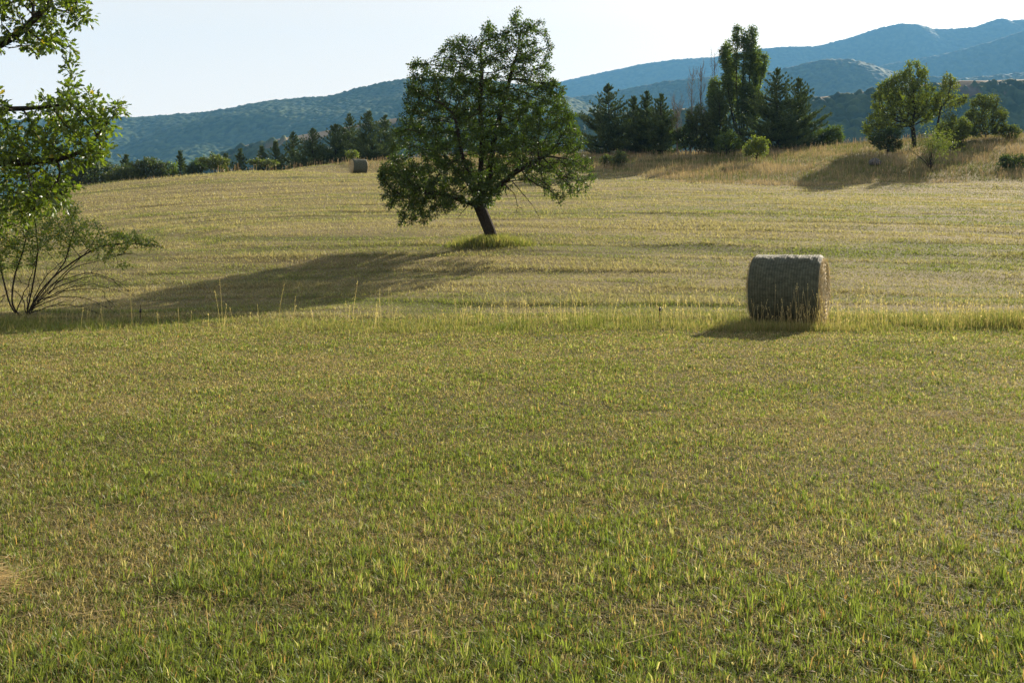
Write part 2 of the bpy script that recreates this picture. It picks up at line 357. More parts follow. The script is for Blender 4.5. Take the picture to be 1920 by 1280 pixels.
    # far mown field
    mb = MB(); n = 760000; x, y = scatter(n, 18.3, 96, .95, .58)
    dr = dryness(x, y); rg = rough(x, y); ok = (rg < .5); x, y, dr = x[ok], y[ok], dr[ok]; n = len(x)
    cl = fbm(x * 2.2, y * 2.2, 15, 3)
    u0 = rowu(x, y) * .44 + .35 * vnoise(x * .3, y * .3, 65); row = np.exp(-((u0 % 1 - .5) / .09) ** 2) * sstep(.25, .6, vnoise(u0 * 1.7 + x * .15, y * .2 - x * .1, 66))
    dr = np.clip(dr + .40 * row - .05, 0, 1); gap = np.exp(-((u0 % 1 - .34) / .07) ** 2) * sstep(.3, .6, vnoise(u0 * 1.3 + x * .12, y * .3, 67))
    uu = rowu(x, y); aa = rowa(x, y); rid = vnoise(uu * 3.1, aa * .9, 78) * .6 + vnoise(uu * 7, aa * 2.5, 79) * .4
    h = rng.uniform(.02, .07, n) * (.8 + .9 * sstep(.4, .7, rid)) * (.7 + .6 * cl) * (1 + 1.8 * row) * (1 - .5 * gap); w = .0075 * (y / 10) * rng.uniform(.6, 1.4, n)
    g = lerp(GREEN * 1.2, GREEN2 * .88, rng.random(n)) + np.array([.03, .02, .01]); dd = np.clip(sstep(.25, .85, dr + rng.normal(0, .15, n)), 0, 1)
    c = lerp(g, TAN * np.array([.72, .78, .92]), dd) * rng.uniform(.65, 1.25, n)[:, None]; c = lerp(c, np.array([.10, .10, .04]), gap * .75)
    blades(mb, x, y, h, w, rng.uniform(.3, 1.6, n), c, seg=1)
    tag(mb.build('mown_field_grass', M_grass), 'freshly cut yellow green grass lying in curved rows over the slope', 'grass', kind='stuff')
make_lawn()

def stalks(mb, x, y, h, col, wk=1.0, head=True):     # dry stems with a feathery seed head
    n = len(x); z = surf(x, y); th = rng.uniform(0, 6.28, n); ln = rng.uniform(.05, .3, n) * h
    b = np.stack([x, y, z], -1); tip = b + np.stack([np.cos(th) * ln, np.sin(th) * ln, h], -1); mid = (b + tip) / 2 - np.stack([np.cos(th) * ln, np.sin(th) * ln, 0 * h], -1) * .15
    w = .0035 * np.clip(y / 14, 1, 6) * wk
    for ph in (0., 1.57):
        sd = np.array([math.cos(ph), math.sin(ph), 0]) * (w / 2)[:, None] if hasattr(w, 'shape') else 0
        V = np.stack([b - sd, b + sd, mid + sd, mid - sd, tip + sd * .6, tip - sd * .6], 1)
        F = np.array([[0, 1, 2, 3], [3, 2, 4, 5]]); mb.add(V.reshape(-1, 3), (F[None] + (np.arange(n) * 6)[:, None, None]).reshape(-1, 4), np.repeat(col, 6, 0))
    if head:
        d = nrm(tip - mid)
        for k in range(7):
            p = tip - d * (h * rng.uniform(0, .2, n))[:, None]
            stamp(mb, [(0, 0, 0), (.5, .12, 0), (1, 0, 0), (.5, -.22, 0)], [(0, 1, 2, 3)], p, nrm(d + rnd(n) * .35), rng.uniform(0, 6.28, n), (rng.uniform(.018, .034, n) * np.clip(y / 18, 1, 2.2)), np.minimum(col * 1.15, .75))

def make_strip():
    mb = MB(); n = 60000; y = rng.normal(17.6, .55, n); x = rng.uniform(-11.5, 11.5, n)
    c0 = 17.6 + .35 * np.sin(x * .3); y = y - 17.6 + c0
    dens = .42 + .35 * sstep(-2.5, 0, x) + .3 * sstep(6.3, 7.5, x) + .5 * sstep(-8.2, -9.0, x) - .25 * sstep(-7.5, -6.8, x) * sstep(-3, -4, x)
    dens *= 1.5 * sstep(.3, .62, fbm(x * 1.5, y * 2.0, 41, 3)) + .15; keep = rng.random(n) < dens; x, y = x[keep], y[keep]; n = len(x)
    tall = .62 + .6 * sstep(6.5, 8.5, x) + .5 * sstep(-8, -9.2, x) ; cl = fbm(x * 2.2, y * 2.2, 43, 2)
    h = rng.uniform(.07, .26, n) * tall * (.45 + 1.1 * cl); w = rng.uniform(.005, .009, n)
    c = lerp(lerp(GREEN, GREEN2, rng.random(n)), TAN * .9, np.clip(rng.random(n) * 1.5 - .6 + .5 * (fbm(x * .8, y * .8, 47, 2) - .5), 0, 1)) * rng.uniform(.6, 1.15, n)[:, None]
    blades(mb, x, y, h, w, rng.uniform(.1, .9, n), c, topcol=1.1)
    n = 2600; x = np.r_[rng.normal(4.6, .75, n)]; y = rng.uniform(16.7, 17.3, n)
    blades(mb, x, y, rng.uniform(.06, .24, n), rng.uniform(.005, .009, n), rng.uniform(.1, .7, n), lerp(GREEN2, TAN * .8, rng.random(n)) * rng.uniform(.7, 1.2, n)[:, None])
    n = 900; x = np.r_[rng.uniform(-11, 11, 620), rng.normal(5.0, .45, 130), rng.uniform(6, 10, 150)]; y = 17.75 + rng.normal(0, .45, n); y[620:750] = rng.uniform(16.9, 17.25, 130)
    ok = rng.random(n) < np.where(x < -1, .32, .8); x, y = x[ok], y[ok]; n = len(x)
    h = rng.uniform(.18, .5, n) + .32 * (rng.random(n) < .16)
    stalks(mb, x, y, h, lerp(TAN * 1.05, STRAW, rng.random(n)) * rng.uniform(.8, 1.15, n)[:, None])
    tag(mb.build('tall_grass_strip', M_grass), 'uncut strip of tall green grass and dry seed stalks across the meadow', 'grass', kind='stuff')
make_strip()

def make_rough():
    mb = MB(); n = 300000; y = rng.uniform(56, 104, n); x = rng.uniform(-.62, .62, n) * y; rg = rough(x, y)
    px = pxy(x, y); ok = (rg > .5) & (rng.random(n) < np.where(px < 600, .35, .9)) & ~((px < 420) & (y > 80)); x, y = x[ok], y[ok]; n = len(x)
    p1 = fbm(x * .22, y * .3, 51, 4); p2 = fbm(x * .6, y * .6, 52, 3)
    edge = sstep(.0, 5.0, y - np.interp(pxy(x, y), _b[:, 0], _b[:, 1]))
    h = rng.uniform(.14, .44, n) * (.45 + 1.0 * p1) * (.55 + .45 * edge) * (.7 + .6 * p2); w = rng.uniform(.02, .045, n)
    c = lerp(np.array([.14, .17, .045]), np.array([.36, .30, .17]), np.clip(sstep(.41, .62, p1 * .55 + p2 * .45 + rng.normal(0, .07, n)), 0, 1))
    c = lerp(c, np.array([.10, .11, .035]), sstep(.60, .68, fbm(x * .3 + 40, y * .45, 57, 3)) * .8) * rng.uniform(.7, 1.3, n)[:, None]
    blades(mb, x, y, h, w, rng.uniform(.1, .6, n), c, seg=1, topcol=1.1)
    n = 5000; y = rng.uniform(60, 98, n); x = rng.uniform(-.3, .6, n) * y; ok = rough(x, y) > .5; x, y = x[ok], y[ok]; n = len(x)
    stalks(mb, x, y, rng.uniform(.35, .7, n), lerp(np.array([.28, .20, .13]), STRAW * .75, rng.random(n)), 1.0)
    tag(mb.build('rough_grass', M_dry), 'tall dry golden grass on the uncut bank behind the mown field', 'grass', kind='stuff')
make_rough()

# ---------------------------------------------------------------- hills
def hill(name, prof, D, foot, back, zfoot, cell, crown, colfn, mask=None, shape=1.0, px0=-500, px1=2420, spur=.12, seed=1, step=None):
    prof = np.array(prof, float); step = step or cell / 3.2
    X0, X1 = (px0 - CX) / FPX * D, (px1 - CX) / FPX * D
    xs = np.arange(X0, X1, step); ys = np.arange(foot, D + back, step * 1.15); X, Y = np.meshgrid(xs, ys)
    wob = (fbm(X / (D * .12), Y / (D * .12), seed, 3) - .5) * D * .10 * np.clip((D - Y) / (D - foot), 0, 1)
    top = EYE + (HY - np.interp(CX + FPX * (X + wob) / D, prof[:, 0], prof[:, 1])) / FPX * D
    t = (Y - foot) / (D - foot); f = np.where(t < 1, np.clip(t, 0, 1) ** shape * (1 + spur * 0), 1 - .5 * ((Y - D) / back) ** 2)
    relief = (fbm(X / (D * .07) + seed, Y / (D * .11), seed + 5, 2) - .5) * spur * .7 * (top - zfoot) * np.clip(t, 0, 1) * np.clip((1 - t) * 3, 0, 1)
    Z = zfoot + (top - zfoot) * f + relief
    ix = np.floor(X / cell); iy = np.floor(Y / cell); best = np.zeros(X.shape); cid = np.zeros(X.shape)
    for a in (-1, 0, 1):
        for b in (-1, 0, 1):
            gx, gy = ix + a, iy + b
            cx = (gx + .5 + .8 * (_hash(gx, gy, seed) - .5)) * cell; cy = (gy + .5 + .8 * (_hash(gx, gy, seed + 1) - .5)) * cell
            r = cell * (.45 + .4 * _hash(gx, gy, seed + 2)); hh = crown * (.5 + .8 * _hash(gx, gy, seed + 3))
            d2 = ((X - cx) ** 2 + (Y - cy) ** 2) / r ** 2
            v = np.where(d2 < 1, hh * np.sqrt(np.clip(1 - d2, 0, 1)), 0); m = v > best; best = np.where(m, v, best); cid = np.where(m, _hash(gx, gy, seed + 4), cid)
    mk = np.ones(X.shape) if mask is None else mask(X, Y, Z, t, top)
    Z = Z + (best + crown * .4 * (vnoise(X / cell * 2.6, Y / cell * 2.6, seed + 9) - .5)) * mk
    C = colfn(X, Y, cid, mk, t); mb = MB(); ny, nx = X.shape
    i = np.arange(ny - 1)[:, None] * nx; j = np.arange(nx - 1)[None]
    mb.add(np.stack([X, Y, Z], -1).reshape(-1, 3), np.stack([i + j, i + j + 1, i + nx + j + 1, i + nx + j], -1).reshape(-1, 4), C.reshape(-1, 3))
    return tag(mb.build(name, M_hill, smooth=True), kind='structure')

def wood(X, Y, cid, mk, t):
    c = lerp(np.array([.022, .045, .016]), np.array([.060, .090, .028]), cid)
    return lerp(np.array([.26, .21, .12]), c, mk)
P_far = [(300, 240), (700, 200), (900, 178), (1040, 157), (1100, 143), (1200, 122), (1260, 113), (1340, 108), (1430, 92), (1480, 88), (1530, 88), (1565, 79), (1600, 70), (1650, 53), (1690, 45), (1720, 46), (1750, 55), (1790, 55), (1830, 51), (1852, 43), (1870, 37), (1886, 36), (1892, 40), (1920, 37), (2000, 28), (2420, 0)]
P_side = [(1400, 190), (1550, 150), (1640, 128), (1666, 121), (1708, 114), (1772, 102), (1825, 89), (1878, 73), (1918, 60), (2100, 20), (2420, -20)]
P_mid = [(800, 235), (950, 203), (1060, 187), (1159, 172), (1242, 155), (1333, 146), (1430, 139), (1466, 132), (1513, 119), (1555, 112), (1600, 114), (1629, 121), (1660, 132), (1700, 142), (1800, 150), (1900, 140), (2420, 100)]
P_left = [(-500, 240), (0, 229), (150, 224), (240, 222), (300, 220), (400, 211), (440, 203), (500, 192), (560, 186), (620, 182), (660, 170), (700, 161), (760, 150), (850, 148), (950, 156), (1040, 175), (1150, 215), (1300, 260), (2420, 400)]
P_near = [(200, 350), (380, 303), (457, 273), (540, 257), (620, 244), (700, 229), (740, 222), (820, 222), (1000, 224), (1060, 221), (1100, 218), (1240, 207), (1330, 200), (1430, 195), (1530, 183), (1640, 170), (1740, 158), (1780, 154), (1800, 151), (1850, 151), (1920, 149), (2420, 130)]
hill('far_hills', P_far, 4500, 3000, 450, -40, 14, 4.0, wood, px0=250, spur=.45, seed=101, step=6.2)
hill('side_ridge', P_side, 3600, 2650, 350, -40, 13, 4.0, wood, px0=1350, spur=.4, seed=131, step=5)
hill('wooded_hill', P_mid, 2500, 1600, 350, -40, 10, 4.2, wood, px0=780, spur=.4, seed=161, step=3.6)
hill('valley_hill', P_left, 1950, 950, 260, -40, 9, 4.0, wood, px0=-450, px1=1350, spur=.35, seed=191, step=3.0)
def near_mask(X, Y, Z, t, top):
    px = CX + FPX * X / 780.
    edge = .985 - .10 * sstep(780, 660, px) + .014 * (fbm(X / 60, Y / 60, 201, 3) - .5) * 2 - .05 * sstep(700, 300, px)
    m = 1 - sstep(edge - .01, edge + .01, t)
    trees = (sstep(.60, .66, fbm(X / 22, Y / 22, 211, 3)) * sstep(1.02, .9, t)); m = np.maximum(m, trees)
    bare = sstep(.56, .62, fbm(X / 45, Y / 45, 221, 3)) * sstep(1650, 1800, px) * sstep(.3, .5, t); m = m * (1 - .9 * bare); m = np.maximum(m, sstep(.52, .56, fbm(X / 14, Y / 14, 213, 3)) * sstep(.99, .96, t))
    return m
def near_col(X, Y, cid, mk, t):
    c = lerp(np.array([.022, .040, .016]), np.array([.06, .085, .03]), cid)
    tan = lerp(np.array([.34, .25, .15]), np.array([.17, .14, .075]), sstep(.93, .86, t - .05 + .05 * (fbm(X / 30, Y / 14, 231, 3) - .5)))
    low = sstep(.985, .94, t)[..., None] * (X > 250)[..., None]; tan = tan * (1 - low) + np.array([.105, .085, .065]) * low
    return lerp(tan, c, sstep(.1, .3, mk))
hill('near_ridge', P_near, 780, 560, 160, -38, 6.5, 4.5, near_col, mask=near_mask, shape=.85, px0=180, spur=.12, seed=241, step=1.5)

# ---------------------------------------------------------------- haze
HAZE = True
if HAZE:
    me = bpy.data.meshes.new('haze'); x0, x1, y0, y1, z0, z1 = -4600, 4600, -1500, 5150, -80, 1060
    vs = [(x, y, z) for z in (z0, z1) for x, y in ((x0, y0), (x1, y0), (x1, y1), (x0, y1))]
    me.from_pydata(vs, [], [(0, 3, 2, 1), (4, 5, 6, 7), (0, 1, 5, 4), (1, 2, 6, 5), (2, 3, 7, 6), (3, 0, 4, 7)])
    m, N, L, out = mat('valley haze'); v = N.new('ShaderNodeVolumePrincipled')
    v.inputs['Color'].default_value = (.20, .54, 1.0, 1); v.inputs['Density'].default_value = 1.15e-4; v.inputs['Anisotropy'].default_value = 0.0
    L.new(v.outputs[0], out.inputs['Volume']); me.materials.append(m)
    hzo = bpy.data.objects.new('haze', me); COL.objects.link(hzo); tag(hzo, 'thin blue summer haze in the valley air', 'haze', kind='stuff')

# ---------------------------------------------------------------- trees by space colonisation
def in_poly(P, x, z):
    P = np.asarray(P, float); c = np.zeros(len(x), bool); j = len(P) - 1
    for i in range(len(P)):
        xi, zi, xj, zj = P[i, 0], P[i, 1], P[j, 0], P[j, 1]
        with np.errstate(divide='ignore', invalid='ignore'):
            c ^= ((zi > z) != (zj > z)) & (x < (xj - xi) * (z - zi) / (zj - zi + 1e-12) + xi)
        j = i
    return c
def envelope(polypx, D, n, r, depth=1.0, hole=.42, hs=1.1, shell=.55, basexy=(0, 0, 0)):
    # outline in photo pixels -> real metres at the tree's own distance, filled as a round volume
    P = np.array([[(a - CX) / FPX * D, EYE + (HY - b) / FPX * D] for a, b in polypx])
    lo, hi = P.min(0), P.max(0); out = []; tot = 0
    while tot < n:
        q = r.uniform(lo, hi, (n * 3, 2)); q = q[in_poly(P, q[:, 0], q[:, 1])]
        zb = np.linspace(lo[1], hi[1], 60); g = np.linspace(lo[0], hi[0], 120)
        L_ = np.zeros(60); R_ = np.zeros(60)
        for k, zz in enumerate(zb):
            ins = g[in_poly(P, g, np.full(120, zz))]; L_[k], R_[k] = (ins.min(), ins.max()) if len(ins) else (0, 0)
        ker = np.ones(9) / 9; hw = np.convolve((R_ - L_) / 2, ker, 'same'); xc = np.convolve((R_ + L_) / 2, ker, 'same')
        w = np.maximum(np.interp(q[:, 1], zb, hw), .05); t = np.clip((q[:, 0] - np.interp(q[:, 1], zb, xc)) / w, -1, 1)
        u = r.uniform(-1, 1, len(q)); u = np.sign(u) * np.abs(u) ** shell
        y = depth * w * np.sqrt(1 - t * t * .9) * u
        nz = fbm(q[:, 0] * hs + y * .7 * hs, q[:, 1] * hs - y * .5 * hs, int(r.integers(1e4)) if tot < 0 else 5, 2)
        k = nz > hole * .9; out.append(np.stack([q[k, 0], y[k] + D, q[k, 1]], -1)); tot += k.sum()
    A = np.concatenate(out)[:n]; return A - np.asarray(basexy)

def colonize(seedpts, parents, A, step, infl, kill, r, up=.05, iters=160, jit=.18, maxn=9000):
    nodes = [np.array(p, float) for p in seedpts]; par = list(parents); N = np.array(nodes)
    d = np.linalg.norm(A[:, None] - N[None], axis=2); near = d.argmin(1); nd = d.min(1)
    for it in range(iters):
        act = nd < infl
        if not act.any():
            if len(A) == 0 or it > 40: break
            act = nd <= nd.min() + step
        idx = near[act]; v = nrm(A[act] - N[idx]); uq, inv = np.unique(idx, return_inverse=True)
        acc = np.zeros((len(uq), 3)); np.add.at(acc, inv, v); acc = nrm(acc) + r.normal(size=acc.shape) * jit; acc[:, 2] += up
        new = N[uq] + nrm(acc) * step
        n0 = len(N); N = np.vstack([N, new]); par += list(uq)
        dn = np.linalg.norm(A[:, None] - new[None], axis=2); b = dn.argmin(1); bd = dn[np.arange(len(A)), b]
        m = bd < nd; near = np.where(m, b + n0, near); nd = np.minimum(nd, bd)
        k = nd > kill; A, near, nd = A[k], near[k], nd[k]
        if len(A) == 0 or len(N) > maxn: break
    return N, np.array(par)

def branch_mesh(mb, N, par, rtip, rmax, k=6, power=2.3, col=(.1, .08, .06), keepmin=0):
    n = len(N); kids = [[] for _ in range(n)]
    for i, p in enumerate(par):
        if p >= 0: kids[p].append(i)
    rr = np.zeros(n)
    for i in range(n - 1, -1, -1):
        s = sum(rr[c] ** power for c in kids[i]); rr[i] = max(rtip, s ** (1 / power)) if kids[i] else rtip
    root = rr[0]; e = math.log(rmax / rtip) / max(math.log(root / rtip), 1e-6); rr = rtip * (rr / rtip) ** e
    # smooth positions a little
    for _ in range(2):
        M = N.copy()
        for i in range(1, n):
            if par[i] >= 0 and len(kids[i]) == 1: M[i] = (N[par[i]] + 2 * N[i] + N[kids[i][0]]) / 4
        N[:] = M
    starts = [(i, -1) for i in range(n) if par[i] < 0]
    while starts:
        i, frm = starts.pop(); chain = [frm, i] if frm >= 0 else [i]; cur = i
        while kids[cur]:
            ks = sorted(kids[cur], key=lambda c: -rr[c]); chain.append(ks[0])
            for c in ks[1:]: starts.append((c, cur))
            cur = ks[0]
        if len(chain) > 1:
            rad = rr[chain].copy()
            if frm >= 0: rad[0] = min(rr[frm], rr[i] * 1.25)
            kk = k if rad.max() > rmax * .08 else max(3, k // 2)
            tube(mb, N[chain], rad, col, kk)
    dt = np.zeros(n)
    for i in range(n - 1, 0, -1):
        if par[i] >= 0: dt[par[i]] = max(dt[par[i]], dt[i] + 1)
    print('TREE nodes', n, 'tips', sum(1 for q in kids if not q))
    return dt

def leafset(mb, N, par, rr, thr, per, size, cols, r, spread=1.0, tv=LEAF_V, tf=LEAF_F, droop=.1, dens=None):
    tw = np.where(rr <= thr)[0]; tw = tw[par[tw] >= 0]
    if dens is not None: tw = tw[r.random(len(tw)) < dens(N[tw])]
    p = N[tw]; q = N[par[tw]]; n = len(tw) * per; i = np.repeat(np.arange(len(tw)), per)
    u = r.random(n)[:, None]; d = nrm((p - q)[i]); off = nrm(r.normal(size=(n, 3)))
    pos = q[i] * (1 - u) + p[i] * u + off * (spread * size * r.random(n)[:, None])
    dr = d * .5 + off * .9; dr[:, 2] -= droop
    t = r.random(n); c = lerp(np.array(cols[0]), np.array(cols[1]), t) * r.uniform(.75, 1.25, n)[:, None]
    cl = fbm(pos[:, 0] * 1.3 + pos[:, 1], pos[:, 2] * 1.3, 3, 2); c = c * (.75 + .5 * cl)[:, None]
    if len(cols) > 2: y = r.random(n) < cols[3]; c[y] = np.array(cols[2])
    stamp(mb, tv, tf, pos, dr, r.uniform(-1.2, 1.2, n), size * r.uniform(.65, 1.25, n), c)

def grown_tree(name, label, cat, base, start, A, step, infl, kill, rtip, rmax, leaf, per, cols, seed, thr=1.6, spread=1.2, tv=LEAF_V, tf=LEAF_F, group=None,
               bark=None, up=.05, jit=.18, dens=None, power=2.3, maxn=9000, extra=None, lm=None, crown='crown', k=7, trunkn='trunk'):
    r = np.random.default_rng(seed); t = empty(name, base); tag(t, label, cat, group)
    sp, pr = start
    N, par = colonize(sp, pr, A, step, infl, kill, r, up, jit=jit, maxn=maxn)
    mb = MB(); rr = branch_mesh(mb, N, par, rtip, rmax, k, power)
    if extra: extra(mb, r)
    mb.build(trunkn, bark or M_bark, t, smooth=True)
    lb = MB(); leafset(lb, N, par, rr, thr * 2.2, per, leaf, cols, r, spread, tv, tf, dens=dens)
    lb.build(crown, lm or M_leaf, t)
    return t
def chainpts(pts, n):
    pts = np.array(pts, float); d = np.r_[0, np.cumsum(np.linalg.norm(np.diff(pts, axis=0), axis=1))]
    s = np.linspace(0, d[-1], n); P = np.stack([np.interp(s, d, pts[:, i]) for i in range(3)], -1); return list(P), [-1] + list(range(n - 1))

# the pear tree in the middle of the field
PD = 30.0; pbx = (921 - CX) / FPX * PD; pbz = hz(pbx, PD)
def cp3(p): return [(680 + a / 2.56, b / 2.56) for a, b in p]
pear_poly = cp3([(722, 40), (760, 55), (800, 90), (860, 85), (890, 160), (930, 230), (895, 280), (912, 330), (900, 385), (975, 420), (1000, 530), (1040, 620), (1070, 720), (1112, 800), (1128, 850), (1085, 930), (980, 960), (930, 985), (850, 900), (760, 880), (700, 900), (640, 975), (600, 1000), (540, 1000), (480, 985), (420, 1015), (300, 1080), (200, 1100), (100, 1085), (112, 1000), (82, 880), (95, 780), (140, 740), (135, 620), (190, 560), (205, 420), (232, 300), (262, 275), (330, 315), (352, 235), (400, 205), (440, 175), (485, 160), (520, 205), (552, 220), (575, 120), (605, 95), (650, 150), (700, 135)])
rp = np.random.default_rng(3); PB = (pbx, PD, pbz)
A = envelope(pear_poly, PD, 8000, rp, depth=.62, hole=.43, hs=1.6, basexy=PB)
def PL(px, py, dy=0): x, y, z = w_of(px, py, PD); return np.array([x, y + dy, z]) - np.array(PB)
tr = chainpts([(0, 0, -.12), PL(925, 450), PL(915, 425), PL(905, 400), PL(898, 385)], 9)
sp, pr = tr; last = len(sp) - 1
def limb(pts, n, frm):
    P, q = chainpts([sp[frm]] + pts, n)
    for k in range(1, n): sp.append(P[k]); pr.append(frm if k == 1 else len(sp) - 2)
limb([PL(935, 350, .1), PL(965, 325, -.3), PL(1010, 300, -.6)], 12, last)
limb([PL(890, 350, -.4), PL(870, 300, -.9), PL(860, 240, -1.2)], 12, last)
limb([PL(915, 340, .5), PL(925, 260, .9), PL(945, 180, .8), PL(965, 110, .6)], 18, last)
limb([PL(870, 378, -.2), PL(830, 365, -.5), PL(790, 360, -.4)], 9, last)
limb([PL(900, 340, 0), PL(905, 270, -.2), PL(900, 200, -.2), PL(905, 120, 0)], 16, last)
limb([PL(880, 345, .6), PL(840, 300, 1.3), PL(810, 260, 1.4)], 10, last)
def pear_dens(p):       # thinner foliage low on the right, where bare twigs show
    low = sstep(3.3, 1.6, p[:, 2]) * sstep(.2, 1.2, p[:, 0]); return (1 - .68 * low) * (1 - .12 * sstep(4.3, 6, p[:, 2]))
def pear_extra(mb, r):
    for (a, b, c, d) in [((905, 392), (935, 345), (948, 360), (955, 378)), ((945, 345), (965, 365), (970, 385), (968, 398)), ((960, 340), (985, 370), (1002, 390), (1012, 410)), ((1000, 330), (1035, 355), (1045, 375), (1050, 388)), ((880, 380), (872, 392), (866, 400), (858, 410))]:
        P, _ = chainpts([PL(*q, r.uniform(-.6, .1)) for q in (a, b, c, d)], 8); tube(mb, P, np.linspace(.016, .004, 8), k=5)
        for q in range(9):
            i = r.integers(2, 8); e = P[i] + r.normal(size=3) * (.22, .22, .12); tube(mb, [P[i], (P[i] + e) / 2 + (0, 0, .03), e], [.006, .004, .002], k=3)
pear = grown_tree('pear_tree', 'large round leafy fruit tree with dark leaning trunk alone in the mown field', 'tree', PB, (sp, pr), A, .12, .95, .145,
                  .005, .19, 0.070, 23, ((.024, .048, .010), (.085, .13, .018)), 11, thr=2.7, spread=1.7, power=2.15, up=.03, dens=pear_dens, maxn=16000, k=8)
_pm = MB(); pear_extra(_pm, np.random.default_rng(5)); _pm.build('dead_twig', M_bark, pear, smooth=True)

# tuft of long grass at its foot
mb = MB(); n = 5200; x = pbx + rng.normal(0, .55, n) ; y = PD - .15 + rng.normal(0, .35, n)
ok = np.abs(x - pbx) < 1.35; x, y = x[ok], y[ok]; n = len(x)
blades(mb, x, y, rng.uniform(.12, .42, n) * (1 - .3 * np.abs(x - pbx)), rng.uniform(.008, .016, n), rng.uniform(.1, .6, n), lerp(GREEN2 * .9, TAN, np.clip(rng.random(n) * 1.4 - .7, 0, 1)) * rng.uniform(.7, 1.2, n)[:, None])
tag(mb.build('grass_tuft', M_grass), 'ring of long uncut grass around the foot of the lone field tree', 'grass', kind='stuff')

# the oak at the left edge of the frame
OD = 12.5; OB = ((-560 - CX) / FPX * OD, OD, 0.0); OB = (OB[0], OB[1], hz(OB[0], OB[1])); ro = np.random.default_rng(21)
polyU = [(-140, -90), (60, -120), (165, -60), (176, 5), (168, 42), (120, 38), (138, 105), (110, 118), (60, 95), (20, 122), (-140, 128)]
polyM = [(-140, 190), (0, 182), (20, 152), (60, 170), (105, 196), (150, 150), (172, 160), (188, 205), (215, 183), (240, 190), (232, 205), (206, 262), (218, 285), (180, 312), (148, 330), (60, 345), (0, 352), (-140, 350)]
polyB = [(-140, 325), (40, 335), (125, 335), (140, 372), (110, 395), (60, 400), (30, 430), (-20, 450), (-140, 440)]
AA = [envelope(polyU, OD, 620, ro, .75, .40, 1.6, basexy=OB), envelope(polyM, OD, 900, ro, .6, .39, 1.6, basexy=OB), envelope(polyB, OD, 340, ro, .8, .35, 1.6, basexy=OB)]
# the part of its crown outside the frame
q = nrm(ro.normal(size=(900, 3))) * (ro.random((900, 1)) ** .45) * np.array([3.4, 3.4, 2.9]) + np.array([-1.2, 0, 5.2]); q = q[(q[:, 2] > 2.0)]
qx = CX + FPX * (q[:, 0] + OB[0]) / (q[:, 1] + OB[1]); q = q[qx < -60]; AA.append(q); A = np.concatenate(AA)
def OL(px, py, dy=0): x, y, z = w_of(px, py, OD + dy); return np.array([x, y, z]) - np.array(OB)
sp, pr = chainpts([(0, 0, -.15), (.05, 0, 1), (-.05, .05, 2.2), (.0, 0, 3.2)], 14); 
limb([OL(-350, 300, .1), OL(-150, 290, .2), OL(0, 306, .1), OL(60, 305, 0), (OL(120, 298, -.1)), OL(160, 282, -.1), OL(198, 235, 0), OL(222, 205, 0)], 28, 9)
limb([OL(-350, 200, .3), OL(-150, 215, .3), OL(0, 205, .2), OL(60, 203, .2), OL(130, 195, .2)], 24, 12)
limb([OL(-350, 100, .1), OL(-150, 60, 0), OL(0, 85, -.2), OL(40, 60, -.2), OL(90, 10, -.1)], 26, 13)
limb([(-.8, .5, 4.4), (-1.6, .8, 5.6)], 10, 13); limb([(.1, -.3, 4.6), (.2, .1, 6.4)], 12, 13)
limb([OL(-300, 360, .3), OL(-100, 340, .3), OL(0, 345, .3)], 20, 8)
grown_tree('oak_tree', 'near oak reaching in from the left edge with lobed bright green leaves', 'tree', OB, (sp, pr), A, .10, .8, .15, .004, .19, .086, 14,
           ((.052, .090, .014), (.150, .20, .028), (.30, .24, .03), .012), 22, thr=1.9, spread=1.2, tv=OAK_V, tf=OAK_F, up=.02, jit=.22, k=8)

# the arching shrub below it
BD = 19.6; bx = (48 - CX) / FPX * BD; BB = (bx, BD, hz(bx, BD)); rb = np.random.default_rng(31)
polyS = [(-60, 400), (-10, 385), (30, 372), (70, 360), (110, 375), (128, 362), (150, 385), (185, 420), (205, 435), (245, 432), (262, 440), (300, 455), (322, 462), (300, 470), (245, 462), (225, 475), (232, 510), (205, 505), (190, 462), (150, 452), (115, 458), (100, 480), (60, 470), (52, 500), (5, 510), (-40, 500), (-70, 450)]
A = envelope(polyS, BD, 1700, rb, .55, .36, 1.8, basexy=BB)
def BL(px, py, dy=0): x, y, z = w_of(px, py, BD); return np.array([x, y + dy, z]) - np.array(BB)
sp, pr = [np.array([0, 0, -.1])], [-1]
for pts in [[BL(52, 580), BL(90, 530, -.1), BL(140, 490, -.1), BL(190, 462, -.1), BL(240, 455), BL(295, 462)], [BL(50, 580, .1), BL(80, 535, .2), BL(110, 490, .3), BL(130, 430, .2)],
            [BL(46, 585, .1), BL(60, 520, .1), BL(62, 470, .2), BL(60, 400, .1)], [BL(25, 575, -.1), BL(35, 520, -.2), BL(48, 470, -.1), BL(55, 420, 0)], [BL(15, 580, .1), BL(0, 520, .1), BL(-20, 450, .2)],
            [BL(60, 572, .1), BL(100, 520, .3), BL(150, 470, .4), BL(175, 430, .3)]]: limb(pts, 16, 0)
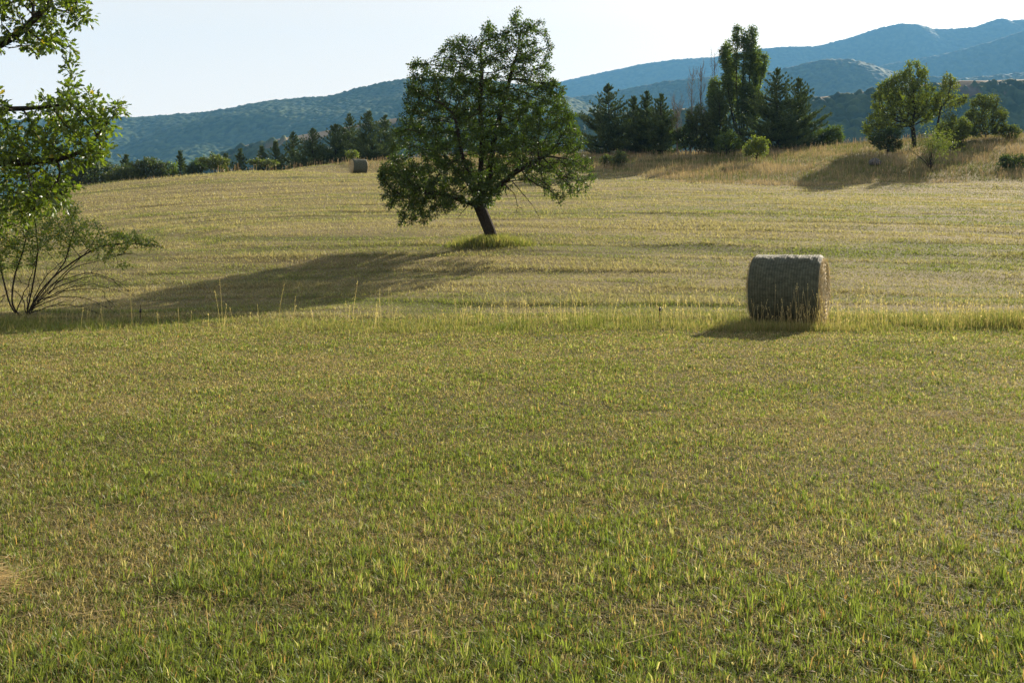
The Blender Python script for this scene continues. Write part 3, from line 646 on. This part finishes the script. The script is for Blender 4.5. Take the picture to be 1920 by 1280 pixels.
def shrub_extra(mb, r):
    for pts in [[(52, 585), (100, 545), (160, 515), (205, 520), (228, 545)], [(50, 587), (110, 558), (165, 553), (195, 575), (205, 592)], [(55, 580), (110, 530), (170, 508), (215, 530), (240, 560)],
                [(52, 588), (100, 570), (150, 575), (190, 590)], [(60, 575), (130, 535), (190, 535), (212, 555)], [(50, 580), (40, 540), (10, 520)], [(90, 552), (150, 500), (200, 485), (250, 470)], [(48, 585), (20, 560), (5, 540), (8, 580)],
                [(70, 565), (120, 545), (180, 540), (215, 570)], [(56, 580), (90, 520), (130, 480), (165, 470)], [(30, 585), (60, 520), (85, 470), (95, 440)]]:
        P, _ = chainpts([BL(a, b, r.uniform(-.5, .5)) if k else BL(a, b, 0) for k, (a, b) in enumerate(pts)], 14)
        P = np.array(P); P[1:-1] = (P[:-2] + 2 * P[1:-1] + P[2:]) / 4; P[1:-1] += r.normal(0, .012, (12, 3)); tube(mb, P, np.linspace(.012, .003, 14), k=5)
        for q in range(9):
            i = r.integers(3, 13); d = nrm(P[i] - P[i - 1]) + nrm(r.normal(size=3)) * .7; e = P[i] + nrm(d) * r.uniform(.15, .4); tube(mb, [P[i], (P[i] + e) / 2 + (0, 0, .02), e], [.005, .004, .002], k=3)
grown_tree('arching_shrub', 'loose shrub with bare arching stems below the oak branches at left', 'shrub', BB, (sp, pr), A, .08, .7, .11, .003, .03, .052, 13,
           ((.10, .15, .022), (.21, .26, .035), (.42, .32, .04), .05), 32, thr=1.9, spread=1.8, up=.02, extra=shrub_extra, crown='foliage', trunkn='stem', k=6)

# ---------------------------------------------------------------- pines
def make_pine(name, H, Wd, seed, label, group, loc, lean=0, dark=1.0, base=.04, ragged=.25, openness=.0, tuft=.34):
    r = np.random.default_rng(seed); t = empty(name, loc, 0); tag(t, label, 'pine tree', group)
    mb = MB(); zz = np.linspace(-.15, H * .97, 14)
    tube(mb, np.stack([lean * (zz / H) ** 2 + .04 * np.sin(zz), .03 * np.cos(zz * 1.3), zz], -1), np.linspace(.018 * H + .03, .015, 14), k=7)
    P = []; Dd = []; nl = max(20, int(H / .34)); tuft = min(tuft, .10 + H * .04)
    for i in range(nl):
        f = base + (1 - base) * (i / nl); z = f * H
        prof = 1.6 * min(1, (1 - f) ** 1.0 * 1.3) * (1 if f > .15 else .85 + f)
        for b in range(int(r.integers(5, 8))):
            if r.random() < openness: continue
            a = r.uniform(0, 6.28); Lb = max(.16, Wd / 2 * prof * r.uniform(1 - ragged * 1.7, 1 + ragged * .2))
            rise = .16 + .55 * f; n = max(4, int(Lb / .2)); s = np.linspace(0, 1, n)
            R_ = s * Lb; hgt = z + (rise * Lb) * s ** 1.6 - .10 * Lb * np.sin(s * 3.1) * (1 - f)
            C = np.stack([R_ * math.cos(a) + lean * f * f, R_ * math.sin(a), hgt], -1)
            tube(mb, C, np.linspace(.012 + .012 * Lb, .006, n), k=3)
            for k in range(1, n):
                if s[k] < .15: continue
                m = 3 + int((1 - s[k]) * Lb * 1.6)
                for q in range(m):
                    sd = (1 if q % 2 else -1) * r.uniform(.0, .30) * Lb * (1.15 - s[k]); p = C[k] + np.array([-math.sin(a) * sd, math.cos(a) * sd, r.uniform(-.03, .12) + abs(sd) * .15])
                    P.append(p); Dd.append(np.array([math.cos(a) * .6, math.sin(a) * .6, .45 + .5 * f]) + (-math.sin(a) * np.sign(sd) * .4, math.cos(a) * np.sign(sd) * .4, 0))
    for k in range(5): P.append(np.array([lean, 0, H * (.90 + .025 * k)])); Dd.append(np.array([0, 0, 1.]))
    P = np.array(P); Dd = nrm(np.array(Dd)); tz = 1 - .45 * np.clip(P[:, 2] / H, 0, 1) ** 2; per = 11; n = len(P) * per; i = np.repeat(np.arange(len(P)), per)
    d = nrm(Dd[i] + r.normal(size=(n, 3)) * .5); c = lerp(np.array([.038, .066, .026]), np.array([.13, .17, .052]), r.random(n)) * (.8 + .4 * r.random(len(P)))[i][:, None] * dark
    lb = MB(); stamp(lb, NEED_V, NEED_F, P[i] + Dd[i] * (r.uniform(-.5, .35, n) * tuft * tz[i])[:, None] * .7, d, r.uniform(0, 3.1, n), tuft * tz[i] * r.uniform(.6, 1.1, n) * .8, c, wid=r.uniform(.04, .075, n))
    mb.build('trunk', M_bark, t, smooth=True); lb.build('crown', M_need, t)
    return t
def gp(px, D): x = (px - CX) / FPX * D; return (x, D, hz(x, D))
def ztop(py, D): return EYE + (HY - py) / FPX * D

G1 = 'pines behind the uncut bank right of the lone tree'; G2 = 'conifers along the crest left of the lone tree'
def pine_at(px, D, top, wpx, seed, label, group, **k):
    l = gp(px, D); H = max(1.2, ztop(top, D) - l[2]); return make_pine('pine_tree', H, wpx / FPX * D, seed, label, group, l, **k)
for a in [(1142, 90, 157, 92, 41, 'tall dark pine standing leftmost in the right-hand pine group', G1), (1188, 93, 181, 66, 42, 'dark pine squeezed second in the right-hand pine group', G1),
          (1212, 92, 171, 68, 43, 'pine with slim pointed top in middle of the right-hand pine group', G1), (1240, 90, 176, 72, 44, 'dark pine just left of the bare dead poplars', G1),
          (1350, 89, 172, 74, 45, 'lower green pine at the left foot of the tall poplar', G1), (1458, 87, 128, 112, 46, 'big dense pine just right of the tall poplar', G1),
          (1497, 90, 146, 92, 47, 'wide pine rightmost beside the big dense pine', G1)]:
    pine_at(*a, ragged=.32)
for a in [(237, 92, 290, 44, 51, 'small conifer rising behind the olive bushes at far left crest', G2), (338, 96, 283, 30, 52, 'narrow dark conifer beside the bright green sapling', G2),
          (423, 100, 288, 20, 53, 'tiny conifer behind the wide bush on the crest', G2), (450, 100, 279, 32, 54, 'small rounded conifer, third from the left on the crest', G2),
          (491, 102, 274, 26, 55, 'small thin conifer left of the middle conifers on the crest', G2), (517, 103, 265, 38, 56, 'mid-sized conifer second left of the bushy conical one', G2),
          (550, 104, 247, 40, 57, 'ragged open-topped conifer on the crest', G2), (586, 102, 241, 50, 58, 'symmetrical bushy conical conifer on the crest', G2),
          (629, 103, 233, 60, 59, 'broad dark low-topped pine behind the distant hay bale', G2), (655, 105, 212, 52, 60, 'tall dark pine spire behind the distant hay bale', G2),
          (692, 102, 208, 54, 61, 'tall layered pine right of the distant hay bale', G2), (722, 104, 216, 46, 62, 'slim pine partly hidden by the lone tree', G2)]:
    a = list(a); a[3] *= 1.35; pine_at(*a, ragged=.3, tuft=.34)

# ---------------------------------------------------------------- broadleaf trees on the bank
def poly_tree(name, label, cat, px, D, poly, n, leaf, per, cols, seed, base_pts=None, rmax=.12, step=.22, infl=1.6, kill=.3, depth=.9, hole=.42, hs=.8, up=.06, group=None, bark=None, power=2.3, rtip=.012, thr=1.7, spread=1.3, dens=None, jit=.18, lm=None, crown='crown', trunkn='trunk'):
    b = gp(px, D); r = np.random.default_rng(seed); A = envelope(poly, D, n, r, depth, hole, hs, basexy=b)
    L_ = lambda q: np.array(w_of(q[0], q[1], D)) - np.array(b)
    st = chainpts([(0, 0, -.2)] + [L_(q) for q in (base_pts or [])] if base_pts else [(0, 0, -.2), (0, 0, .3)], 5 if base_pts else 3)
    return grown_tree(name, label, cat, b, st, A, step, infl, kill, rtip, rmax, leaf, per, cols, seed + 1, thr=thr, spread=spread, up=up, group=group, bark=bark, power=power, dens=dens, jit=jit, lm=lm, crown=crown, trunkn=trunkn, k=6)
def c4(p): return [(1060 + a / 3.84, 20 + b / 3.84) for a, b in p]
def c5(p): return [(1480 + a / 3.764, 20 + b / 3.764) for a, b in p]
LG = ((.05, .085, .018), (.12, .165, .03)); DG = ((.03, .055, .016), (.07, .10, .028)); OG = ((.06, .085, .022), (.12, .14, .035))
spires = [(1228, 92, 1215, 540, 40), (1345, 84, 1318, 580, 42), (1278, 142, 1262, 620, 30), (1135, 235, 1168, 660, 40), (1163, 210, 1185, 560, 26), (1406, 240, 1378, 660, 44), (1432, 300, 1390, 560, 30), (1080, 470, 1120, 780, 50), (1060, 560, 1130, 860, 60), (1200, 330, 1205, 740, 50), (1385, 560, 1340, 880, 62), (1280, 500, 1270, 900, 70)]
PPD = 91; pb = gp(1389, PPD); r = np.random.default_rng(70); AA = []; sp, pr = chainpts([(0, 0, -.2), (0, 0, .8)], 3)
for (x0, y0, x1, y1, hw) in spires:
    a0, a1 = c4([(x0, y0), (x1, y1)]); w = hw / 3.84 * 1.12; n_ = 9; f = np.linspace(0, 1, n_); prof = np.sin(np.clip(f * 1.15, 0, 1) * 3.1) ** .7 * (1 - .25 * f) + .12
    L1 = [(a0[0] + (a1[0] - a0[0]) * q - w * p * r.uniform(.8, 1.2), a0[1] + (a1[1] - a0[1]) * q) for q, p in zip(f, prof)]; R1 = [(a0[0] + (a1[0] - a0[0]) * q + w * p * r.uniform(.8, 1.2), a0[1] + (a1[1] - a0[1]) * q) for q, p in zip(f, prof)]
    dy = r.uniform(-.9, .9); e = envelope(L1 + R1[::-1], PPD, int(hw * (y1 - y0) / 20), r, .85, .42, 2.0, basexy=pb) + (0, dy, 0); AA.append(e)
    P1 = np.array(w_of(*a1, PPD)) - pb + (0, dy, 0); P0 = np.array(w_of(a0[0], a0[1] + 8, PPD)) - pb + (0, dy, 0)
    limb([P1 * (.5, .5, .55), P1, P1 * .5 + P0 * .5, P0], 26, 2)
grown_tree('poplar_tree', 'tallest tree on the right, a poplar with several upright leafy spires', 'tree', pb, (sp, pr), np.concatenate(AA), .16, 1.0, .2, .010, .15, .18, 14, ((.07, .11, .03), (.14, .185, .055)), 71, thr=1.6, spread=1.3, up=.45, power=2.2)
r1_poly = c5([(880, 340), (930, 345), (960, 390), (1000, 400), (985, 450), (940, 510), (1000, 540), (1060, 580), (1040, 700), (1010, 770), (960, 800), (900, 790), (860, 800), (800, 830), (700, 860), (620, 900), (540, 905), (525, 810), (560, 760), (590, 700), (600, 610), (625, 530), (690, 490), (740, 450), (800, 430), (830, 370)])
poly_tree('broadleaf_tree', 'spreading green broadleaf tree with dark trunk on the right bank', 'tree', 1714, 77, r1_poly, 3400, .17, 12, ((.075, .11, .02), (.17, .20, .035)), 73, base_pts=[(1714, 248), (1710, 235)], rmax=.17, step=.18, infl=1.4, kill=.23, spread=1.4, thr=1.9, hole=.47, hs=1.1, depth=.85)
r2_poly = c5([(1100, 440), (1180, 480), (1195, 550), (1160, 590), (1175, 640), (1220, 600), (1265, 590), (1255, 640), (1200, 690), (1150, 740), (1060, 760), (1020, 700), (1030, 600), (1080, 540), (1075, 480)])
poly_tree('young_tree', 'thin open yellow-green tree leaning beside the spreading broadleaf tree', 'tree', 1752, 76, r2_poly, 1100, .17, 12, ((.09, .125, .025), (.19, .21, .04)), 75, base_pts=[(1755, 245), (1762, 215)], rmax=.07, step=.17, infl=1.3, kill=.22, spread=1.4, hole=.42, depth=.7)
def rough_blob(cx, cy, w, h, r, n=24, a=.30):
    th = np.linspace(0, 6.28, n, endpoint=False); k = r.uniform(1 - a, 1 + a, n); return [(cx + w / 2 * math.cos(t) * q, cy - h / 2 * math.sin(t) * q) for t, q in zip(th, k)]
G3 = 'bushes along the crest and bank'
bushes = [
    # px, D, centre row, width, height, cols, label
    (1848, 80, 221, 72, 86, OG, 'tall rounded bush right of the spreading broadleaf tree', 700),
    (1555, 89, 256, 56, 40, LG, 'light green bush right of the rightmost pine', 450),
    (1532, 92, 262, 40, 30, DG, 'low dark bush tucked against the rightmost pine', 260),
    (1418, 73, 277, 46, 42, ((.10, .14, .03), (.18, .21, .04)), 'small fresh green bush alone in the golden grass', 420),
    (1362, 84, 266, 52, 44, ((.08, .13, .025), (.15, .20, .035)), 'bright shrub under the tall poplar', 420),
    (1310, 88, 240, 52, 84, OG, 'leafy undergrowth bush around the dead poplars', 600),
    (1286, 88, 258, 50, 50, DG, 'dark undergrowth at the foot of the dead poplars', 380),
    (1160, 76, 300, 26, 34, ((.07, .10, .035), (.13, .15, .05)), 'upright grey-green broom bush near the field edge', 260),
    (1138, 77, 304, 24, 24, ((.07, .10, .035), (.13, .15, .05)), 'low grey-green broom bush left of the upright one', 180),
    (1664, 73, 262, 56, 46, DG, 'dark shrub below the broadleaf tree beside the rock', 320),
    (1784, 74, 250, 66, 76, ((.07, .10, .025), (.14, .16, .04)), 'scrubby olive shrub under the thin leaning tree', 420),
    (1800, 78, 246, 60, 24, DG, 'low dark thicket left of the tall rounded bush', 300),
    (1892, 79, 250, 44, 34, OG, 'low yellowish bush right of the tall rounded bush', 260),
    (183, 84, 326, 120, 52, ((.028, .045, .018), (.06, .085, .03)), 'wide dark thicket beyond the crest at far left', 900),
    (120, 88, 345, 110, 40, ((.028, .045, .018), (.06, .085, .03)), 'dark low thicket behind the oak leaves at far left', 500),
    (232, 82, 330, 66, 30, OG, 'olive bush in front of the small far left conifer', 420),
    (283, 83, 318, 62, 42, ((.035, .055, .02), (.07, .09, .03)), 'round dark bush on the left crest', 560),
    (322, 84, 318, 18, 34, ((.08, .13, .025), (.15, .20, .035)), 'slender bright green sapling on the crest', 200),
    (366, 86, 316, 36, 26, DG, 'low green bush between the narrow conifer and the wide bush', 260),
    (402, 88, 305, 54, 30, OG, 'wide olive bush on the crest left of the small conifers', 420),
    (492, 89, 305, 50, 12, OG, 'low straggling bush at the edge of the mown field', 200),
    (660, 94, 290, 24, 14, ((.10, .14, .03), (.18, .21, .04)), 'tiny pale bush behind the distant hay bale', 120),
    (150, 72, 355, 22, 22, ((.12, .12, .05), (.22, .19, .08)), 'dry scrubby weed clump on the left crest', 160),
    (1008, 90, 285, 60, 34, DG, 'dark bush partly hidden by the right side of the lone tree', 300),
    (1905, 66, 305, 60, 26, DG, 'dark bramble patch at the right edge of the bank', 260),
]
for i, (px, D, cy, w, h, cols, lab, n) in enumerate(bushes):
    r = np.random.default_rng(300 + i); g = gp(px, D); gy = HY - (g[2] - EYE) / D * FPX
    bot = min(cy + h / 2, gy + 2); P = rough_blob(px, (cy - h / 2 + bot) / 2 if bot > cy else cy, w, max(bot - (cy - h / 2), h * .6), r)
    poly_tree('bush', lab, 'bush', px, D, P, int(n * 1.9), .15, 10, cols, 400 + i, rmax=.05, step=.14, infl=1.6, kill=.17, spread=1.3, hole=.42, hs=2.0, group=G3, crown='foliage', trunkn='stem', depth=.8, jit=.3, thr=2.4)

# dead poplars
def bare_tree(px, D, top, wpx, seed, label):
    g = gp(px, D); H = ztop(top, D) - g[2]; r = np.random.default_rng(seed); t = empty('dead_poplar', g); tag(t, label, 'dead tree', 'bare dead poplars left of the tall poplar')
    mb = MB(); zz = np.linspace(-.2, H, 12); wob = np.cumsum(r.normal(0, .03, 12)); C = np.stack([wob, np.cumsum(r.normal(0, .03, 12)), zz], -1); tube(mb, C, np.linspace(.10, .015, 12), k=6)
    mb.build('trunk', M_bark2, t, smooth=True); tb = MB()
    for i in range(46):
        f = r.uniform(.3, .98); p = np.array([np.interp(f * H, zz, C[:, 0]), np.interp(f * H, zz, C[:, 1]), f * H]); a = r.uniform(0, 6.28); L_ = wpx / FPX * D * .5 * r.uniform(.5, 1.1)
        d = np.array([math.cos(a), math.sin(a), 0]); up = L_ * r.uniform(2.2, 3.8) * (1.1 - f * .6)
        Q = [p, p + d * L_ * .6 + (0, 0, up * .35), p + d * L_ + (0, 0, up)]; tube(tb, Q, [.022, .014, .006], k=3)
        for j in range(3):
            s = Q[1] + (Q[2] - Q[1]) * r.random(); tube(tb, [s, s + np.array([r.normal() * .12, r.normal() * .12, r.uniform(.3, .7)])], [.008, .004], k=3)
    tb.build('bare_branches', M_bark2, t)
for a in [(1294, 89, 140, 18, 81, 'greyish dead poplar, leftmost tall bare trunk'), (1314, 90, 124, 18, 82, 'bare dead poplar in the middle with leaves only low down'), (1342, 92, 99, 20, 83, 'tallest bare dead poplar, close against the leafy poplar'), (1272, 88, 196, 26, 84, 'short bare dead tree beside the dark pines')]: bare_tree(*a)
b = gp(1745, 66); r = np.random.default_rng(88); t = empty('twiggy_shrub', b); tag(t, 'nearly bare twiggy shrub standing in front of the broadleaf tree', 'shrub', 'twiggy shrubs'); mb = MB()
for i in range(20):
    a = r.uniform(0, 6.28); s = r.uniform(.2, 1.5); h_ = r.uniform(.8, 2.6); tube(mb, [(0, 0, -.05), (s * .3 * math.cos(a), s * .3 * math.sin(a), h_ * .4), (s * math.cos(a), s * math.sin(a), h_)], [.022, .014, .005], k=4)
mb.build('stem', M_bark, t); lb = MB(); n = 1500; p = r.normal(size=(n, 3)) * (.6, .5, .5) + (.3, 0, 1.7); stamp(lb, LEAF_V, LEAF_F, p, rnd(n), r.uniform(0, 6, n), .12, (.12, .15, .035)); lb.build('foliage', M_leaf, t)

# rock on the bank
import bmesh
b = gp(1641, 68); bm = bmesh.new(); bmesh.ops.create_icosphere(bm, subdivisions=4, radius=1)
for v in bm.verts:
    q = v.co.copy(); k = 1 + .5 * (float(fbm(np.array([q.x * 1.5 + 3]), np.array([q.y * 1.5 + q.z * 1.9]), 91, 4)[0]) - .5); v.co = Vector((q.x * .45 * k, q.y * .4 * k, max(-.15, q.z * .30 * k)))
me = bpy.data.meshes.new('rock'); bm.to_mesh(me); bm.free(); rk = bpy.data.objects.new('rock', me); COL.objects.link(rk); rk.location = (b[0], b[1], b[2] + .2)
me.materials.append(bark_mat('grey rock', (.05, .05, .05), (.20, .19, .18), 3)); tag(rk, 'weathered grey boulder half sunk in the bank grass', 'rock')

# ---------------------------------------------------------------- hay bales
def net_mat():
    m, N, L, out = mat('net wrapped hay'); tc = N.new('ShaderNodeTexCoord')
    wv = N.new('ShaderNodeTexWave'); wv.wave_type = 'BANDS'; wv.bands_direction = 'X'; wv.inputs['Scale'].default_value = 6.545; wv.inputs['Distortion'].default_value = .6; wv.inputs['Detail'].default_value = 2
    mp = N.new('ShaderNodeMapping'); mp.inputs['Scale'].default_value = (7, 10, 10); nz = N.new('ShaderNodeTexNoise'); nz.inputs['Scale'].default_value = 1.5; nz.inputs['Detail'].default_value = 8; nz.inputs['Roughness'].default_value = .75
    cr = N.new('ShaderNodeValToRGB'); cr.color_ramp.elements[0].color = (.030, .034, .022, 1); cr.color_ramp.elements[1].color = (.14, .15, .10, 1); cr.color_ramp.elements[0].position = .32; cr.color_ramp.elements[1].position = .72
    mx = N.new('ShaderNodeMix'); mx.data_type = 'RGBA'; mx.blend_type = 'MULTIPLY'; mx.inputs['Factor'].default_value = .32
    p = N.new('ShaderNodeBsdfPrincipled'); p.inputs['Roughness'].default_value = .75; p.inputs['Specular IOR Level'].default_value = .3
    bp = N.new('ShaderNodeBump'); bp.inputs['Strength'].default_value = .9; bp.inputs['Distance'].default_value = .02
    L.new(tc.outputs['Object'], wv.inputs['Vector']); L.new(tc.outputs['Object'], mp.inputs[0]); L.new(mp.outputs[0], nz.inputs['Vector']); L.new(nz.outputs[0], cr.inputs[0])
    L.new(cr.outputs[0], mx.inputs['A']); L.new(wv.outputs['Color'], mx.inputs['B']); L.new(mx.outputs['Result'], p.inputs['Base Color'])
    L.new(nz.outputs[0], bp.inputs['Height']); L.new(bp.outputs[0], p.inputs['Normal']); L.new(p.outputs[0], out.inputs['Surface']); return m
M_net = net_mat(); M_hay = tint_mat('cut hay face', 30, .5, .9, .03, .9)
def make_bale(loc, rz, label):
    t = empty('hay_bale', loc, rz); tag(t, label, 'hay bale', 'round hay bales'); Rr, L_ = .635, 1.22; r = np.random.default_rng(95)
    nx, na = 150, 128; xs = np.linspace(-L_ / 2, L_ / 2, nx); an = np.linspace(0, 2 * math.pi, na, endpoint=False); X, A_ = np.meshgrid(xs, an, indexing='ij')
    e = np.clip((np.abs(X) - (L_ / 2 - .07)) / .07, 0, 1); rad = Rr * (1 - .075 * e ** 2.2) + .005 * np.abs(np.sin(X * math.pi / .048)) ** .6 + .022 * (vnoise(X * 4, A_ * 3, 7) - .5) + .012 * (vnoise(X * 20, A_ * 9, 8) - .5)
    rad = rad * (1 - .035 * np.exp(-((A_ - 1.5 * math.pi) / .35) ** 2))
    V = np.stack([X, rad * np.cos(A_), Rr * .965 + rad * np.sin(A_)], -1); mb = MB(); i = np.arange(nx - 1)[:, None] * na; j = np.arange(na)[None]; j2 = (j + 1) % na
    mb.add(V.reshape(-1, 3), np.stack([i + j, i + j2, i + na + j2, i + na + j], -1).reshape(-1, 4)); mb.build('net_wrapped_body', M_net, t, smooth=True)
    for s in (-1, 1):
        fb = MB(); rn = np.linspace(0, 1, 40); rimk = rad[0 if s < 0 else -1]; Q, A2 = np.meshgrid(rn, an, indexing='ij'); rr = Q * (rimk[None] * 1.0)
        sp_ = Q * 9 + A2 / (2 * math.pi); dz = .022 * (vnoise(A2 * 4, Q * 26, 12) - .3) + .016 * np.sin(sp_ * 2 * math.pi) * (Q > .1) + .035 * (1 - Q ** 4) - .03 * (Q < .12)
        V = np.stack([s * (L_ / 2 - .004 + dz * (Q < .999)), rr * np.cos(A2), Rr * .965 + rr * np.sin(A2)], -1)
        V[..., 0] = s * (L_ / 2 + dz * np.minimum(1, (1 - Q) * 12))
        F = np.stack([i[:39] + j, i[:39] + j2, i[:39] + na + j2, i[:39] + na + j], -1).reshape(-1, 4); F = F if s > 0 else F[:, ::-1]
        c = lerp(np.array([.32, .25, .14]), np.array([.70, .58, .37]), np.clip(vnoise(A2 * 5, Q * 22, 14) * 1.2 - .1, 0, 1)); fb.add(V.reshape(-1, 3), F, c.reshape(-1, 3)); fb.build('end_face', M_hay, t, smooth=True)
        sb = MB(); n = 2600; q = np.sqrt(r.random(n)) * Rr * .95; a = r.uniform(0, 6.28, n); p = np.stack([np.full(n, s * (L_ / 2 + .02)), q * np.cos(a), Rr * .965 + q * np.sin(a)], -1)
        d = np.stack([s * np.abs(r.normal(0, .35, n)), -np.sin(a) + r.normal(0, .5, n), np.cos(a) + r.normal(0, .5, n)], -1); c = lerp(BROWN, STRAW, r.random(n))
        stamp(sb, NEED_V, NEED_F, p, nrm(d), r.uniform(0, 3, n), r.uniform(.03, .11, n), c, wid=r.uniform(.004, .008, n)); sb.build('loose_straw', M_dry, t)
    return t
b1 = gp(1479, 18.0); bale = make_bale((b1[0], b1[1], b1[2] - .01), -R(26), 'large round hay bale in net wrap in the meadow at right')
b2 = gp(672, 83.0); c = copy_thing(bale, (b2[0], b2[1], b2[2] - .02), R(29), (1, 1, 1)); c['label'] = 'small distant round hay bale on the crest left of the lone tree'

# ---------------------------------------------------------------- small things
def dark_metal(name, c, ro=.5, me_=.6):
    m, N, L, out = mat(name); p = N.new('ShaderNodeBsdfPrincipled'); nz = N.new('ShaderNodeTexNoise'); nz.inputs['Scale'].default_value = 60
    cr = N.new('ShaderNodeValToRGB'); cr.color_ramp.elements[0].color = (*c, 1); cr.color_ramp.elements[1].color = (c[0] * 2.2, c[1] * 1.7, c[2] * 1.4, 1)
    p.inputs['Roughness'].default_value = ro; p.inputs['Metallic'].default_value = me_; L.new(nz.outputs[0], cr.inputs[0]); L.new(cr.outputs[0], p.inputs['Base Color']); L.new(p.outputs[0], out.inputs['Surface']); return m
M_iron = dark_metal('rusty iron', (.035, .022, .016)); M_blk = dark_metal('black plastic', (.012, .012, .013), .4, 0)
def stake(px, D, h, lab, ins=True, mt=None):
    b = gp(px, D); t = empty('fence_stake', b); tag(t, lab, 'fence stake', 'thin electric fence stakes in the uncut strip')
    mb = MB(); tube(mb, [(0, 0, -.05), (0, 0, h * .5), (.005, 0, h)], [.007, .007, .005], k=8); mb.build('rod', mt or M_iron, t, smooth=True)
    mb = MB(); z = h * .66; a = np.linspace(0, 6.28, 13)
    tube(mb, [(0, 0, z - .035), (0, 0, z - .03), (0, 0, z + .03), (0, 0, z + .035)], [.004, .02, .02, .004], k=10); tube(mb, np.stack([.035 + .018 * np.cos(a), 0 * a, z + .018 * np.sin(a)], -1), .005, k=6); mb.build('insulator', M_blk, t, smooth=True)
stake(1237, 18.1, .36, 'thin dark fence stake with insulator left of the near hay bale')
stake(263, 18.6, .30, 'thin rusty fence stake near the arching shrub at left')

# straws lying on the lawn and clover leaves
mb = MB(); n = 700; x, y = scatter(n, 3.2, 17, .8); xx = rng.random(n) < .4; x[xx] = rng.uniform(1.6, 5.4, xx.sum()); y[xx] = 8.6 + .12 * (x[xx] - 2) + rng.normal(0, .25, xx.sum())
for i in range(n):
    a = rng.uniform(0, 6.28); L_ = rng.uniform(.05, .26); s = np.linspace(-.5, .5, 5); bend = rng.uniform(-.3, .3)
    X_ = x[i] + L_ * (s * math.cos(a) - bend * s * s * math.sin(a)); Y_ = y[i] + L_ * (s * math.sin(a) + bend * s * s * math.cos(a))
    tube(mb, np.stack([X_, Y_, height(X_, Y_) + .022 + .02 * rng.random(5)], -1), .0011 * max(1, y[i] / 6), STRAW * rng.uniform(.7, 1.2), k=3)
n = 2400; x = -2.50 + rng.normal(0, .13, n); y = 4.5 + rng.normal(0, .09, n)
z = height(x, y) + rng.random(n) * .10 * np.exp(-((x + 2.5) / .2) ** 2) + .012; th = rng.normal(.2, .9, n)
stamp(mb, NEED_V, NEED_F, np.stack([x, y, z], -1), np.stack([np.cos(th), np.sin(th), rng.normal(0, .12, n)], -1), rng.uniform(0, 3, n), rng.uniform(.04, .14, n), lerp(TAN, STRAW * 1.1, rng.random(n)) * rng.uniform(.6, 1.2, n)[:, None], wid=rng.uniform(.0015, .003, n))
tag(mb.build('loose_straw', M_dry), 'pale loose straws scattered on the short foreground grass', 'straw', kind='stuff')
